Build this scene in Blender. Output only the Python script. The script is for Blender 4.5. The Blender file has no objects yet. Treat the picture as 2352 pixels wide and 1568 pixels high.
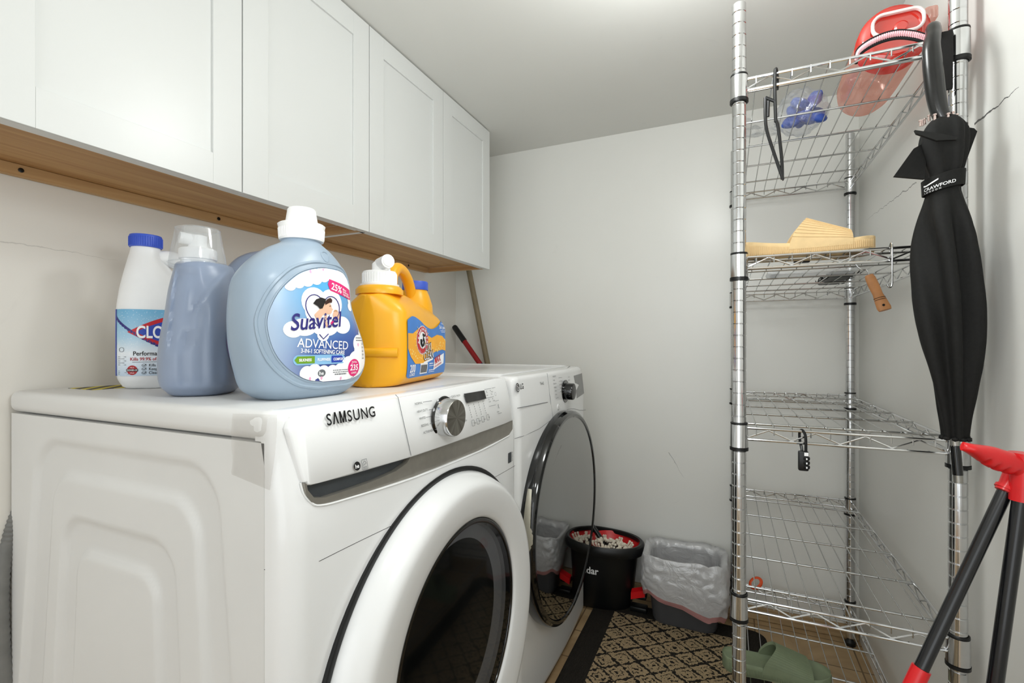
import bpy, bmesh, math, random
from mathutils import Vector, Matrix, noise
random.seed(7)
PI = math.pi
SC = bpy.context.scene
COL = SC.collection

# ------------------------------------------------------------------ camera
F_PX, YAW, HOR = 1104.0, 0.4235, 790.0
CAM = Vector((0.53, -0.468, 1.075))
cd = bpy.data.cameras.new('camera')
cam = bpy.data.objects.new('camera', cd); COL.objects.link(cam)
cam.location = CAM
cam.rotation_euler = (PI/2, 0, YAW)
cd.sensor_width = 36.0; cd.lens = F_PX/2352*36
cd.shift_y = (HOR-784)/2352
cd.clip_start = 0.02
SC.camera = cam

# ------------------------------------------------------------------ light
SC.view_settings.view_transform = 'Standard'
SC.view_settings.look = 'None'
SC.view_settings.gamma = 1.0
SC.view_settings.exposure = 0.0
wd = bpy.data.worlds.new('world'); SC.world = wd
wd.use_nodes = True
wd.node_tree.nodes['Background'].inputs[0].default_value = (0.95, 0.98, 1.0, 1)
wd.node_tree.nodes['Background'].inputs[1].default_value = 1.0

def area_light(name, loc, target, size, power, col=(1, 1, 1), sy=None):
    l = bpy.data.lights.new(name, 'AREA'); l.energy = power; l.size = size; l.color = col
    l.shape = 'RECTANGLE' if sy else 'DISK'
    if sy: l.size_y = sy
    o = bpy.data.objects.new(name, l); COL.objects.link(o)
    o.location = loc
    o.rotation_euler = (Vector(target)-Vector(loc)).to_track_quat('-Z', 'Y').to_euler()
    return o
def bulb(name, loc, r, power, col=(1, 1, 1)):
    l = bpy.data.lights.new(name, 'POINT'); l.energy = power; l.shadow_soft_size = r; l.color = col
    o = bpy.data.objects.new(name, l); COL.objects.link(o); o.location = loc
    return o
#LIGHTS
bulb('ceiling_lamp', (0.44, 0.54, 1.80), 0.09, 7.0, (0.97, 1.0, 0.985))
bulb('shadow_light', (0.16, -0.12, 1.48), 0.04, 1.8, (0.97, 1.0, 0.99))  # unseen flash-like light added left of the camera to throw the umbrella's shadow
bulb('front_fill', (0.52, -0.06, 1.36), 0.10, 4.8, (0.97, 1.0, 1.0))  # added fill light above the view, brightens the washer front and right wall
area_light('rear_fill', (0.30, -2.05, 1.05), (0.20, 1.0, 1.05), 1.2, 6.0, (0.95, 1.0, 1.0), 1.8)  # added unseen area light behind the camera for flat frontal fill
SC.view_settings.exposure = 0.27
SC.cycles.max_bounces = 16
SC.cycles.diffuse_bounces = 8

# ------------------------------------------------------------------ helpers
SY, CY = math.sin(YAW), math.cos(YAW)
def at(u, v, ax, val):
    """point seen at photo pixel (u, v) on the plane ax = val"""
    t = (u-1176)/F_PX
    d = Vector((-SY+CY*t, CY+SY*t, (HOR-v)/F_PX))
    i = 'xyz'.index(ax)
    return CAM + d*((val-CAM[i])/d[i])

def lin(c):
    return tuple((x/12.92 if x <= .04045 else ((x+.055)/1.055)**2.4) for x in [k/255 for k in c])

class NT:
    def __init__(self, name):
        self.m = bpy.data.materials.new(name); self.m.use_nodes = True
        self.t = self.m.node_tree; self.b = self.t.nodes['Principled BSDF']
        self.out = self.t.nodes['Material Output']
    def n(self, typ, **kw):
        nd = self.t.nodes.new(typ)
        for k, v in kw.items():
            if k.startswith('i_'):
                nd.inputs[int(k[2:])].default_value = v
            else:
                setattr(nd, k, v)
        return nd
    def l(self, a, b): self.t.links.new(a, b)
    def math(self, op, a, b=None, clamp=False):
        nd = self.n('ShaderNodeMath', operation=op); nd.use_clamp = clamp
        for i, x in enumerate((a, b)):
            if x is None: continue
            if isinstance(x, (int, float)): nd.inputs[i].default_value = x
            else: self.l(x, nd.inputs[i])
        return nd.outputs[0]
    def mix(self, fac, a, b):
        nd = self.n('ShaderNodeMix', data_type='RGBA')
        for s, x in ((0, fac), (6, a), (7, b)):
            if isinstance(x, (int, float)): nd.inputs[s].default_value = x
            elif isinstance(x, tuple): nd.inputs[s].default_value = (*x[:3], 1)
            else: self.l(x, nd.inputs[s])
        return nd.outputs[2]
    def coords(self, what='Object'):
        return self.n('ShaderNodeTexCoord').outputs[what]
    def noise(self, scale, detail=3, vec=None, dist=0):
        nd = self.n('ShaderNodeTexNoise'); nd.inputs['Scale'].default_value = scale; nd.inputs['Detail'].default_value = detail
        nd.inputs['Distortion'].default_value = dist
        self.l(vec if vec is not None else self.coords(), nd.inputs['Vector'])
        return nd.outputs[0]
    def ramp(self, fac, stops):
        nd = self.n('ShaderNodeValToRGB'); e = nd.color_ramp.elements
        while len(e) < len(stops): e.new(0.5)
        for k, (p, c) in enumerate(stops):
            e[k].position = p; e[k].color = (*c[:3], 1)
        self.l(fac, nd.inputs[0]); return nd.outputs[0]
    def bump(self, h, strength=.2, dist=.002):
        nd = self.n('ShaderNodeBump'); nd.inputs['Strength'].default_value = strength; nd.inputs['Distance'].default_value = dist
        self.l(h, nd.inputs['Height']); self.l(nd.outputs[0], self.b.inputs['Normal'])

def M(name, rgb, rough=.5, metal=0., var=.04, scale=30., bump=0., spec=.5, trans=0., coat=0., ior=1.45, alpha=1., sss=0.):
    t = NT(name); c = lin(rgb)
    nz = t.noise(scale)
    col = t.ramp(nz, [(.3, tuple(x*(1-var) for x in c)), (.7, tuple(min(1, x*(1+var)) for x in c))])
    t.l(col, t.b.inputs['Base Color'])
    t.b.inputs['Roughness'].default_value = rough; t.b.inputs['Metallic'].default_value = metal
    t.b.inputs['Specular IOR Level'].default_value = spec
    t.b.inputs['Transmission Weight'].default_value = trans
    t.b.inputs['Coat Weight'].default_value = coat; t.b.inputs['Coat Roughness'].default_value = .08
    t.b.inputs['IOR'].default_value = ior; t.b.inputs['Alpha'].default_value = alpha
    if sss:
        t.b.inputs['Subsurface Weight'].default_value = sss
        t.b.inputs['Subsurface Radius'].default_value = (.02, .02, .02); t.b.inputs['Subsurface Scale'].default_value = .5
    if bump: t.bump(nz, bump, .002)
    return t.m

def film(name, rgb, opacity, rough=.15, gloss=.12, wrinkle=0.):
    """thin clear or milky plastic: part see-through, part diffuse, part shiny"""
    t = NT(name); nt = t.t
    tr = t.n('ShaderNodeBsdfTransparent'); df = t.n('ShaderNodeBsdfDiffuse'); tl = t.n('ShaderNodeBsdfTranslucent'); gl = t.n('ShaderNodeBsdfGlossy')
    c = lin(rgb)
    tr.inputs[0].default_value = tuple(.6+.4*x for x in c)+(1,)
    df.inputs[0].default_value = (*c, 1); tl.inputs[0].default_value = (*c, 1)
    gl.inputs[0].default_value = (1, 1, 1, 1); gl.inputs['Roughness'].default_value = rough
    a = t.n('ShaderNodeMixShader'); a.inputs[0].default_value = .4; t.l(df.outputs[0], a.inputs[1]); t.l(tl.outputs[0], a.inputs[2])
    b = t.n('ShaderNodeMixShader'); t.l(tr.outputs[0], b.inputs[1]); t.l(a.outputs[0], b.inputs[2])
    nz = t.noise(25)
    t.l(t.math('ADD', t.math('MULTIPLY', nz, .15), opacity-.075, True), b.inputs[0])
    g = t.n('ShaderNodeMixShader'); g.inputs[0].default_value = gloss; t.l(b.outputs[0], g.inputs[1]); t.l(gl.outputs[0], g.inputs[2])
    if wrinkle:
        bp = t.n('ShaderNodeBump'); bp.inputs['Strength'].default_value = wrinkle; bp.inputs['Distance'].default_value = .01
        t.l(t.noise(22, 4, dist=1.2), bp.inputs['Height'])
        for s in (df, gl, tl): t.l(bp.outputs[0], s.inputs['Normal'])
    t.l(g.outputs[0], t.out.inputs[0])
    return t.m

class MB:
    def __init__(self): self.bm = bmesh.new()
    def face(self, vs):
        try: return self.bm.faces.new(vs)
        except ValueError: return None
    def box(self, x0, x1, y0, y1, z0, z1, r=0., seg=2):
        b = bmesh.new(); bmesh.ops.create_cube(b, size=1)
        for v in b.verts:
            v.co = Vector((x0+(v.co.x+.5)*(x1-x0), y0+(v.co.y+.5)*(y1-y0), z0+(v.co.z+.5)*(z1-z0)))
        if r: bmesh.ops.bevel(b, geom=b.edges[:], offset=r, segments=seg, profile=.5, affect='EDGES')
        self.join(b); return self
    def join(self, b, mat=None):
        if mat is not None: bmesh.ops.transform(b, matrix=mat, verts=b.verts[:])
        mp = {}
        for v in b.verts: mp[v] = self.bm.verts.new(v.co)
        for f in b.faces: self.face([mp[v] for v in f.verts])
        b.free()
    def rings(self, rings, closed=True, cap=(True, True), loop=False):
        vr = [[self.bm.verts.new(p) for p in r] for r in rings]
        n = len(vr[0]); m = len(vr)
        for i in range(m if loop else m-1):
            a, b = vr[i], vr[(i+1) % m]
            for j in range(n if closed else n-1):
                self.face([a[j], a[(j+1) % n], b[(j+1) % n], b[j]])
        if closed and not loop:
            if cap[0]: self.face(list(reversed(vr[0])))
            if cap[1]: self.face(vr[-1])
        return vr
    def tube(self, pts, r, n=8, closed=False, flat=1.):
        pts = [Vector(p) for p in pts]; m = len(pts)
        rs = r if isinstance(r, (list, tuple)) else [r]*m
        T = []
        for i in range(m):
            if closed: d = pts[(i+1) % m]-pts[i-1]
            else: d = pts[min(i+1, m-1)]-pts[max(i-1, 0)]
            T.append(d.normalized())
        up = Vector((0, 0, 1)) if abs(T[0].z) < .9 else Vector((1, 0, 0))
        nrm = T[0].cross(up).normalized(); R = []
        for i in range(m):
            nrm = (nrm-T[i]*nrm.dot(T[i])).normalized(); bi = T[i].cross(nrm)
            R.append([pts[i]+(nrm*math.cos(2*PI*k/n)+bi*math.sin(2*PI*k/n)*flat)*rs[i] for k in range(n)])
        self.rings(R, loop=closed); return self
    def lathe(self, prof, o=(0, 0, 0), ax='z', n=32, sx=1., sy=1., cap=(True, True)):
        o = Vector(o); R = []
        for r, h in prof:
            ring = []
            for k in range(n):
                a = 2*PI*k/n; p, q = r*math.cos(a)*sx, r*math.sin(a)*sy
                ring.append(o+(Vector((p, q, h)) if ax == 'z' else Vector((h, p, q)) if ax == 'x' else Vector((q, h, p))))
            R.append(ring)
        self.rings(R, cap=cap); return self
    def grid(self, fn, nu, nv):
        vs = [[self.bm.verts.new(fn(i/nu, j/nv)) for i in range(nu+1)] for j in range(nv+1)]
        for j in range(nv):
            for i in range(nu):
                self.face([vs[j][i], vs[j][i+1], vs[j+1][i+1], vs[j+1][i]])
        return vs
    def prism(self, poly, a, b):
        """poly: list of 3-vectors, swept from +a to +b offset vectors"""
        self.rings([[Vector(p)+Vector(a) for p in poly], [Vector(p)+Vector(b) for p in poly]]); return self
    def poly(self, pts):
        self.face([self.bm.verts.new(p) for p in pts]); return self
    def ball(self, c, r, sub=2, s=(1, 1, 1)):
        b = bmesh.new(); bmesh.ops.create_icosphere(b, subdivisions=sub, radius=r)
        self.join(b, Matrix.Translation(Vector(c)) @ Matrix.Diagonal((*s, 1))); return self
    def mesh(self, name, mats, off=None, smooth=True, ang=40):
        bm = self.bm
        bmesh.ops.recalc_face_normals(bm, faces=bm.faces[:])
        if off is not None: bmesh.ops.translate(bm, vec=-off, verts=bm.verts[:])
        me = bpy.data.meshes.new(name); bm.to_mesh(me); bm.free()
        for m in (mats if isinstance(mats, (list, tuple)) else [mats]): me.materials.append(m)
        if smooth:
            me.shade_smooth(); me.set_sharp_from_angle(angle=math.radians(ang))
        return me

OFF = {}
def thing(name, label, cat, loc=(0, 0, 0), rz=0., group=None, local=False):
    o = bpy.data.objects.new(name, None); COL.objects.link(o)
    o.empty_display_size = .05
    o.location = loc; o.rotation_euler = (0, 0, rz)
    o['label'] = label; o['category'] = cat
    if group: o['group'] = group
    OFF[o.name] = Vector((0, 0, 0)) if local else Vector(loc)
    return o
def obj(name, mb, mat, parent=None, smooth=True, ang=40, label=None):
    off = OFF[parent.name] if parent else Vector((0, 0, 0))
    me = mb.mesh(name, mat, off, smooth, ang)
    o = bpy.data.objects.new(name, me); COL.objects.link(o)
    if parent: o.parent = parent
    OFF[o.name] = off
    if label: o['label'] = label
    return o
def struct(name, mb, mat, smooth=False):
    o = obj(name, mb, mat, None, smooth); o['kind'] = 'structure'; return o
def single(name, mb, mat, label, cat, group=None, **k):
    o = obj(name, mb, mat, None, **k); o['label'] = label; o['category'] = cat
    if group: o['group'] = group
    return o
def cut(o, mb):
    """carve the closed shape mb out of o, keep the result as o's own mesh"""
    off = OFF[o.name]
    t = bpy.data.objects.new('tmp', mb.mesh('tmp', [], off, False)); COL.objects.link(t); t.parent = o.parent
    md = o.modifiers.new('b', 'BOOLEAN'); md.operation = 'DIFFERENCE'; md.object = t; md.solver = 'EXACT'
    dg = bpy.context.evaluated_depsgraph_get(); dg.update()
    me = bpy.data.meshes.new_from_object(o.evaluated_get(dg))
    o.modifiers.clear(); old = o.data; o.data = me
    bpy.data.objects.remove(t); bpy.data.meshes.remove(old)
    me.shade_smooth(); me.set_sharp_from_angle(angle=math.radians(40))

_TXT = {}
def text2d(s, size, bold=0., shear=0., sx=1., align='LEFT', spacing=1.):
    key = (s, bold, spacing)
    if key not in _TXT:
        c = bpy.data.curves.new('t', 'FONT'); c.body = s; c.size = 1; c.offset = bold; c.space_character = spacing
        c.resolution_u = 4
        o = bpy.data.objects.new('t', c)
        me = bpy.data.meshes.new_from_object(o)
        _TXT[key] = ([(v.co.x, v.co.y) for v in me.vertices], [tuple(p.vertices) for p in me.polygons])
        bpy.data.objects.remove(o); bpy.data.meshes.remove(me); bpy.data.curves.remove(c)
    vs, fs = _TXT[key]
    w = max((v[0] for v in vs), default=0)
    dx = 0 if align == 'LEFT' else (-w/2 if align == 'CENTER' else -w)
    return [((x+dx)*size*sx+shear*y*size, y*size) for x, y in vs], fs, w*size*sx
MAXE = .007
def tri_out(mb, pts, tris, fn):
    """2D triangles split until short, then laid on the surface"""
    P = list(pts); cache = {}
    def mid(a, b):
        k = (min(a, b), max(a, b))
        if k not in cache:
            P.append(((P[a][0]+P[b][0])/2, (P[a][1]+P[b][1])/2)); cache[k] = len(P)-1
        return cache[k]
    st = list(tris); out = []
    while st:
        a, b, c = st.pop(); e = [math.dist(P[a], P[b]), math.dist(P[b], P[c]), math.dist(P[c], P[a])]; m = max(e)
        if m < MAXE: out.append((a, b, c)); continue
        k = e.index(m)
        if k == 1: a, b, c = b, c, a
        elif k == 2: a, b, c = c, a, b
        d = mid(a, b); st += [(a, d, c), (d, b, c)]
    V = {}
    for t in out:
        for i in t:
            if i not in V: V[i] = mb.bm.verts.new(fn(*P[i]))
        mb.face([V[i] for i in t])
def put_text(mb, s, p, size, fn, rot=0., **k):
    """flat lettering laid on a surface: fn(s, t) -> point"""
    vs, fs, w = text2d(s, size, **k)
    c, q = math.cos(rot), math.sin(rot)
    pts = [(p[0]+x*c-y*q, p[1]+x*q+y*c) for x, y in vs]
    tris = []
    for f in fs:
        for i in range(1, len(f)-1): tris.append((f[0], f[i], f[i+1]))
    tri_out(mb, pts, tris, fn)
    return w
def put_poly(mb, pts, fn):
    from mathutils.geometry import tessellate_polygon
    tr = tessellate_polygon([[Vector((x, y, 0)) for x, y in pts]])
    tri_out(mb, pts, [tuple(t) for t in tr], fn)
def put_ring(mb, c, r0, r1, fn, n=28, sx=1., a0=0, a1=2*PI):
    A, B = [], []
    for k in range(n+1):
        a = a0+(a1-a0)*k/n
        A.append(mb.bm.verts.new(fn(c[0]+r0*math.cos(a)*sx, c[1]+r0*math.sin(a)))); B.append(mb.bm.verts.new(fn(c[0]+r1*math.cos(a)*sx, c[1]+r1*math.sin(a))))
    for k in range(n): mb.face([A[k], A[k+1], B[k+1], B[k]])
def circ(c, r, n=24, sx=1.):
    return [(c[0]+r*math.cos(2*PI*k/n)*sx, c[1]+r*math.sin(2*PI*k/n)) for k in range(n)]
def rrect(x0, x1, y0, y1, r, n=5):
    o = []
    for cx, cy, a in ((x1-r, y1-r, 0), (x0+r, y1-r, PI/2), (x0+r, y0+r, PI), (x1-r, y0+r, 1.5*PI)):
        for k in range(n+1): o.append((cx+r*math.cos(a+PI/2*k/n), cy+r*math.sin(a+PI/2*k/n)))
    return o
def arc_text(mb, s, c, r, a0, a1, size, fn, sx=1., **k):
    """letters set round a circle from angle a0 to a1 (clockwise)"""
    for i, ch in enumerate(s):
        if ch == ' ': continue
        a = a0+(a1-a0)*(i+.5)/len(s)
        put_text(mb, ch, (c[0]+r*math.cos(a)*sx, c[1]+r*math.sin(a)), size, fn, rot=a-PI/2, align='CENTER', sx=sx, **k)
def smooth(a, b, x):
    t = max(0., min(1., (x-a)/(b-a))); return t*t*(3-2*t)
def interp(tab, z, k):
    if z <= tab[0][0]: return tab[0][k]
    for i in range(len(tab)-1):
        a, b = tab[i], tab[i+1]
        if z <= b[0]:
            # catmull-rom
            p = tab[max(i-1, 0)]; q = tab[min(i+2, len(tab)-1)]
            t = (z-a[0])/(b[0]-a[0])
            m0 = (b[k]-p[k])/max(1e-6, (b[0]-p[0]))*(b[0]-a[0]); m1 = (q[k]-a[k])/max(1e-6, (q[0]-a[0]))*(b[0]-a[0])
            return (2*t**3-3*t*t+1)*a[k]+(t**3-2*t*t+t)*m0+(-2*t**3+3*t*t)*b[k]+(t**3-t*t)*m1
    return tab[-1][k]
def curve(pts, n=8):
    """smooth path through points"""
    pts = [Vector(p) for p in pts]; out = []
    for i in range(len(pts)-1):
        p0, p1, p2, p3 = pts[max(i-1, 0)], pts[i], pts[i+1], pts[min(i+2, len(pts)-1)]
        for k in range(n):
            t = k/n
            out.append(.5*((2*p1)+(p2-p0)*t+(2*p0-5*p1+4*p2-p3)*t*t+(-p0+3*p1-3*p2+p3)*t**3))
    return out+[pts[-1]]

# ------------------------------------------------------------------ materials
WHITE = M('white_enamel', (236, 237, 238), .22, var=.012, scale=6, coat=.35)
SIDEW = M('painted_steel', (222, 222, 221), .34, var=.02, scale=5)
PANELW = M('white_plastic', (238, 239, 240), .28, var=.01, scale=8)
GREYTRIM = M('satin_grey_trim', (150, 146, 138), .3, .55, .05, 60)
POCKET = M('dark_grey_plastic', (66, 70, 74), .45, var=.06)
BLACK = M('black_plastic', (16, 17, 18), .35, var=.1)
GLOSSBLK = M('gloss_black', (8, 9, 10), .08, var=.05, coat=.6)
INK = M('black_print', (20, 20, 22), .5, var=.05)
INKGREY = M('grey_print', (105, 108, 112), .5, var=.05)
SEAM = M('seam_dark_grey', (60, 61, 62), .8, var=.05)  # plain dark grey for the thin front seam line
STEEL = M('brushed_steel', (176, 174, 168), .28, 1., .08, 90)
CHROME = M('chrome', (214, 215, 216), .13, 1., .05, 40)
WIRE = M('zinc_wire', (188, 189, 188), .22, 1., .08, 60)
DRUM = M('drum_steel', (120, 120, 122), .3, 1., .15, 40)
CABW = M('cabinet_paint', (219, 221, 220), .32, var=.01, scale=4)
RED = M('red_plastic', (212, 22, 28), .32, var=.06, coat=.2)
DARKRED = M('dark_red_print', (172, 24, 34), .5, var=.05)
TUBEBLK = M('black_enamel_tube', (14, 15, 18), .25, var=.1, coat=.3)
BLUECAP = M('blue_cap', (62, 92, 200), .4, var=.05)
WHITEPL = M('white_bottle', (238, 240, 242), .33, var=.015, sss=.15)
CAPW = M('white_cap', (246, 246, 246), .35, var=.01)
SOFT = M('pale_blue_bottle', (154, 172, 190), .3, var=.04, scale=9, sss=.12)
SOFT2 = M('grey_blue_bottle', (140, 153, 176), .3, var=.05, scale=9, sss=.12)
CLEARCAP = film('clear_cap', (236, 240, 244), .22, .08, .16)
YELLOW = M('yellow_jug', (245, 176, 30), .33, var=.03, scale=8, sss=.1)
PAPERW = M('white_print', (250, 250, 252), .45, var=.01)
PINK = M('pink_print', (226, 40, 120), .45, var=.03)
PALEPINK = M('petal_pink_print', (240, 170, 205), .45, var=.05)
NAVY = M('navy_print', (46, 42, 122), .45, var=.05)
GREENP = M('green_print', (112, 160, 38), .45, var=.04)
SKYP = M('sky_print', (140, 190, 228), .45, var=.05)
BLUEP = M('blue_print', (44, 72, 176), .45, var=.05)
SKIN = M('skin_print', (232, 188, 160), .5, var=.05)
HAIR = M('hair_print', (64, 34, 26), .5, var=.1)
HAIRD = M('dark_hair_print', (30, 24, 24), .5, var=.1)
ORANGEP = M('orange_print', (250, 176, 40), .45, var=.06)
REDP = M('red_print', (196, 26, 38), .45, var=.04)
BLUELBL = M('label_blue_print', (62, 128, 208), .4, var=.08, scale=25)
UMBR = M('black_umbrella_cloth', (20, 20, 19), .75, var=.2, scale=200, bump=.1, spec=.35)
BEIGE = M('beige_foam', (226, 196, 146), .75, var=.04, bump=.08, scale=60)
SOLE = M('worn_sole_foam', (158, 132, 96), .85, var=.15, scale=40)
GREENS = M('sage_foam', (122, 134, 106), .6, var=.04, bump=.05, scale=60)
BAGM = film('white_bin_liner', (240, 240, 242), .9, .25, .1, .5)
BAGPINK = film('pink_drawstring_hem', (232, 168, 166), .8, .3, .06, .3)
CLEARBAG = film('clear_bag', (235, 238, 242), .1, .12, .2, .8)
PINKBOT = film('pink_tinted_plastic', (236, 176, 156), .42, .1, .14)
REDLID = film('red_tinted_lid', (232, 60, 44), .72, .12, .12)
FROST = film('frosted_plastic', (232, 234, 236), .35, .2, .1)
BINM = M('charcoal_bin', (74, 75, 78), .5, var=.05)
ROPE = M('cotton_strands', (226, 218, 202), .9, var=.12, scale=120)
WOODH = M('handle_wood', (186, 130, 82), .5, var=.12, scale=40)
POLE = M('weathered_pole', (128, 116, 92), .5, var=.15, scale=12)
GLOVE = M('blue_plastic', (58, 92, 184), .35, var=.15, scale=20)
ORNG = M('orange_strap', (226, 82, 30), .5, var=.05)
PARAC = M('black_cord', (20, 20, 22), .8, var=.2, scale=300)
PARAP = M('pink_cord', (238, 182, 190), .85, var=.12, scale=300)
HOSE = M('grey_hose', (120, 120, 118), .6, var=.1)

def wall_mat(name, rgb, lines=(), rough=.38, axis='y'):
    """semi-gloss wall paint with roller texture, faint scuffs and hairline cracks at given places"""
    t = NT(name); c = lin(rgb); co = t.coords('Object')
    big = t.noise(1.6, 4, co); fine = t.noise(90, 3, co); sc = t.noise(9, 6, co, 2.0)
    col = t.ramp(big, [(.3, tuple(x*.97 for x in c)), (.7, tuple(min(1, x*1.02) for x in c))])
    sm = t.ramp(sc, [(.70, (0, 0, 0)), (.78, (1, 1, 1))])
    col = t.mix(t.math('MULTIPLY', sm, .10), col, tuple(x*.6 for x in c))
    sep = t.n('ShaderNodeSeparateXYZ'); t.l(co, sep.inputs[0])
    A = sep.outputs[{'y': 1, 'x': 0}[axis]]; Z = sep.outputs[2]
    for (a0, z0, a1, z1, w, dark) in lines:
        L = math.hypot(a1-a0, z1-z0); da, dz = (a1-a0)/L, (z1-z0)/L
        wob = t.math('MULTIPLY', t.math('SUBTRACT', t.noise(28, 4, co), .5), .02)
        px = t.math('SUBTRACT', A, a0); pz = t.math('SUBTRACT', Z, z0)
        along = t.math('ADD', t.math('MULTIPLY', px, da), t.math('MULTIPLY', pz, dz))
        perp = t.math('ABSOLUTE', t.math('ADD', t.math('ADD', t.math('MULTIPLY', px, -dz), t.math('MULTIPLY', pz, da)), wob))
        taper = t.math('MULTIPLY', t.math('SUBTRACT', 1.15, t.math('DIVIDE', along, L)), w)
        inn = t.math('LESS_THAN', perp, taper)
        rng = t.math('MULTIPLY', t.math('GREATER_THAN', along, 0), t.math('LESS_THAN', along, L))
        col = t.mix(t.math('MULTIPLY', t.math('MULTIPLY', inn, rng), dark), col, (.02, .02, .02))
    t.l(col, t.b.inputs['Base Color'])
    t.b.inputs['Roughness'].default_value = rough
    t.bump(t.math('ADD', t.math('MULTIPLY', fine, .25), big), .12, .004)
    return t.m

def wood_mat(name, a, b, ax):
    t = NT(name); co = t.coords('Object')
    mp = t.n('ShaderNodeMapping'); t.l(co, mp.inputs[0])
    s = [60., 60., 60.]; s['xyz'.index(ax)] = 2.5; mp.inputs['Scale'].default_value = s
    g = t.noise(1., 5, mp.outputs[0], .6); big = t.noise(3, 3, co)
    col = t.ramp(g, [(.3, lin(a)), (.65, lin(b))])
    col = t.mix(t.math('MULTIPLY', big, .35), col, tuple(x*.75 for x in lin(a)))
    t.l(col, t.b.inputs['Base Color']); t.b.inputs['Roughness'].default_value = .6
    t.bump(g, .1, .001)
    return t.m

def floor_mat():
    t = NT('tan_floor'); co = t.coords('Object')
    br = t.n('ShaderNodeTexBrick'); t.l(co, br.inputs[0])
    br.inputs['Scale'].default_value = 1.; br.inputs['Brick Width'].default_value = .31; br.inputs['Row Height'].default_value = .16
    br.inputs['Mortar Size'].default_value = .0025; br.offset = 0.
    br.inputs['Color1'].default_value = (*lin((186, 160, 122)), 1); br.inputs['Color2'].default_value = (*lin((178, 150, 112)), 1)
    br.inputs['Mortar'].default_value = (*lin((110, 90, 66)), 1)
    nz = t.noise(7, 6, co, 1.0)
    col = t.mix(t.math('MULTIPLY', t.ramp(nz, [(.4, (0, 0, 0)), (.75, (1, 1, 1))]), .55), br.outputs[0], lin((128, 98, 66)))
    t.l(col, t.b.inputs['Base Color']); t.b.inputs['Roughness'].default_value = .5
    return t.m

def rug_mat():
    """woven mat: tan ikat diamonds with dark centres on near-black"""
    t = NT('woven_rug'); co = t.coords('Object')
    mp = t.n('ShaderNodeMapping'); t.l(co, mp.inputs[0])
    q = t.n('ShaderNodeTexNoise'); q.inputs['Scale'].default_value = 90; q.inputs['Detail'].default_value = 2; t.l(co, q.inputs['Vector'])
    jit = t.n('ShaderNodeVectorMath', operation='MULTIPLY_ADD'); t.l(q.outputs['Color'], jit.inputs[0]); jit.inputs[1].default_value = (.022, .022, 0); t.l(co, jit.inputs[2])
    sep = t.n('ShaderNodeSeparateXYZ'); t.l(jit.outputs[0], sep.inputs[0])
    X = t.math('DIVIDE', sep.outputs[0], .105); Y = t.math('DIVIDE', sep.outputs[1], .085)
    def tri(v, o=0.):
        f = t.math('FRACT', t.math('ADD', v, 10+o)); return t.math('ABSOLUTE', t.math('SUBTRACT', f, .5))
    d1 = t.math('ADD', tri(X), tri(Y)); d2 = t.math('ADD', tri(X, .5), tri(Y, .5))
    d = t.math('MINIMUM', d1, d2)            # 0 at a diamond's centre, .5 on the lattice
    line = t.math('GREATER_THAN', t.math('ADD', d, t.math('MULTIPLY', t.math('SUBTRACT', t.noise(55, 3, co), .5), .26)), .435)
    dot = t.math('LESS_THAN', t.math('ADD', d, t.math('MULTIPLY', t.math('SUBTRACT', t.noise(60, 3, co), .5), .2)), .075)
    ringd = t.math('MULTIPLY', t.math('GREATER_THAN', d, .215), t.math('LESS_THAN', d, .275))
    brk = t.math('GREATER_THAN', t.noise(75, 2, co), .47)
    dark = t.math('MAXIMUM', t.math('MAXIMUM', line, dot), t.math('MULTIPLY', ringd, brk))
    spk = t.math('GREATER_THAN', t.noise(240, 2, co), .63)
    dark = t.math('MAXIMUM', dark, t.math('MULTIPLY', spk, .8))
    wv = t.n('ShaderNodeTexWave', wave_type='BANDS', bands_direction='X'); wv.inputs['Scale'].default_value = 95; wv.inputs['Distortion'].default_value = 1.5; t.l(co, wv.inputs[0])
    tan = t.mix(wv.outputs[1], lin((150, 128, 96)), lin((206, 184, 148)))
    blk = t.mix(t.noise(300, 2, co), lin((22, 20, 18)), lin((58, 54, 48)))
    col = t.mix(dark, tan, blk)
    so = t.n('ShaderNodeSeparateXYZ'); t.l(co, so.inputs[0])
    inx = t.math('MULTIPLY', t.math('GREATER_THAN', so.outputs[0], RX0+.085), t.math('LESS_THAN', so.outputs[0], RX1-.085))
    iny = t.math('LESS_THAN', so.outputs[1], RY1-.085)
    col = t.mix(t.math('MULTIPLY', inx, iny), blk, col)
    t.l(col, t.b.inputs['Base Color']); t.b.inputs['Roughness'].default_value = .95
    t.b.inputs['Specular IOR Level'].default_value = .15
    t.bump(t.math('ADD', wv.outputs[1], t.noise(260, 2, co)), .5, .003)
    return t.m

# ------------------------------------------------------------------ the room
XL, XR, YB, ZC, YF = -.737, .962, 1.645, 1.996, -2.2
b = MB(); b.box(XL-.1, XR+.1, YF, YB+.1, -.1, 0); struct('floor', b, floor_mat())
b = MB(); b.box(XL-.1, XR+.1, YF, YB+.1, ZC, ZC+.1); struct('ceiling', b, wall_mat('ceiling_paint', (222, 222, 218), rough=.5, axis='x'))
b = MB(); b.box(XL-.1, XL, YF, YB+.1, 0, ZC); struct('wall_left', b, wall_mat('left_wall_paint', (230, 227, 221), lines=[(-.05, 1.275, .16, 1.265, .0012, .22)]))
b = MB(); b.box(XL, XR, YB, YB+.1, 0, ZC); struct('wall_back', b, wall_mat('back_wall_paint', (229, 229, 225), rough=.3, axis='x', lines=[(.30, .62, .36, .52, .0012, .45)]))
k0, k1 = at(2340, 200, 'x', XR), at(2238, 286, 'x', XR); k2, k3 = at(2105, 418, 'x', XR), at(1990, 505, 'x', XR)
b = MB(); b.box(XR, XR+.1, YF, YB+.1, 0, ZC)
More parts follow.
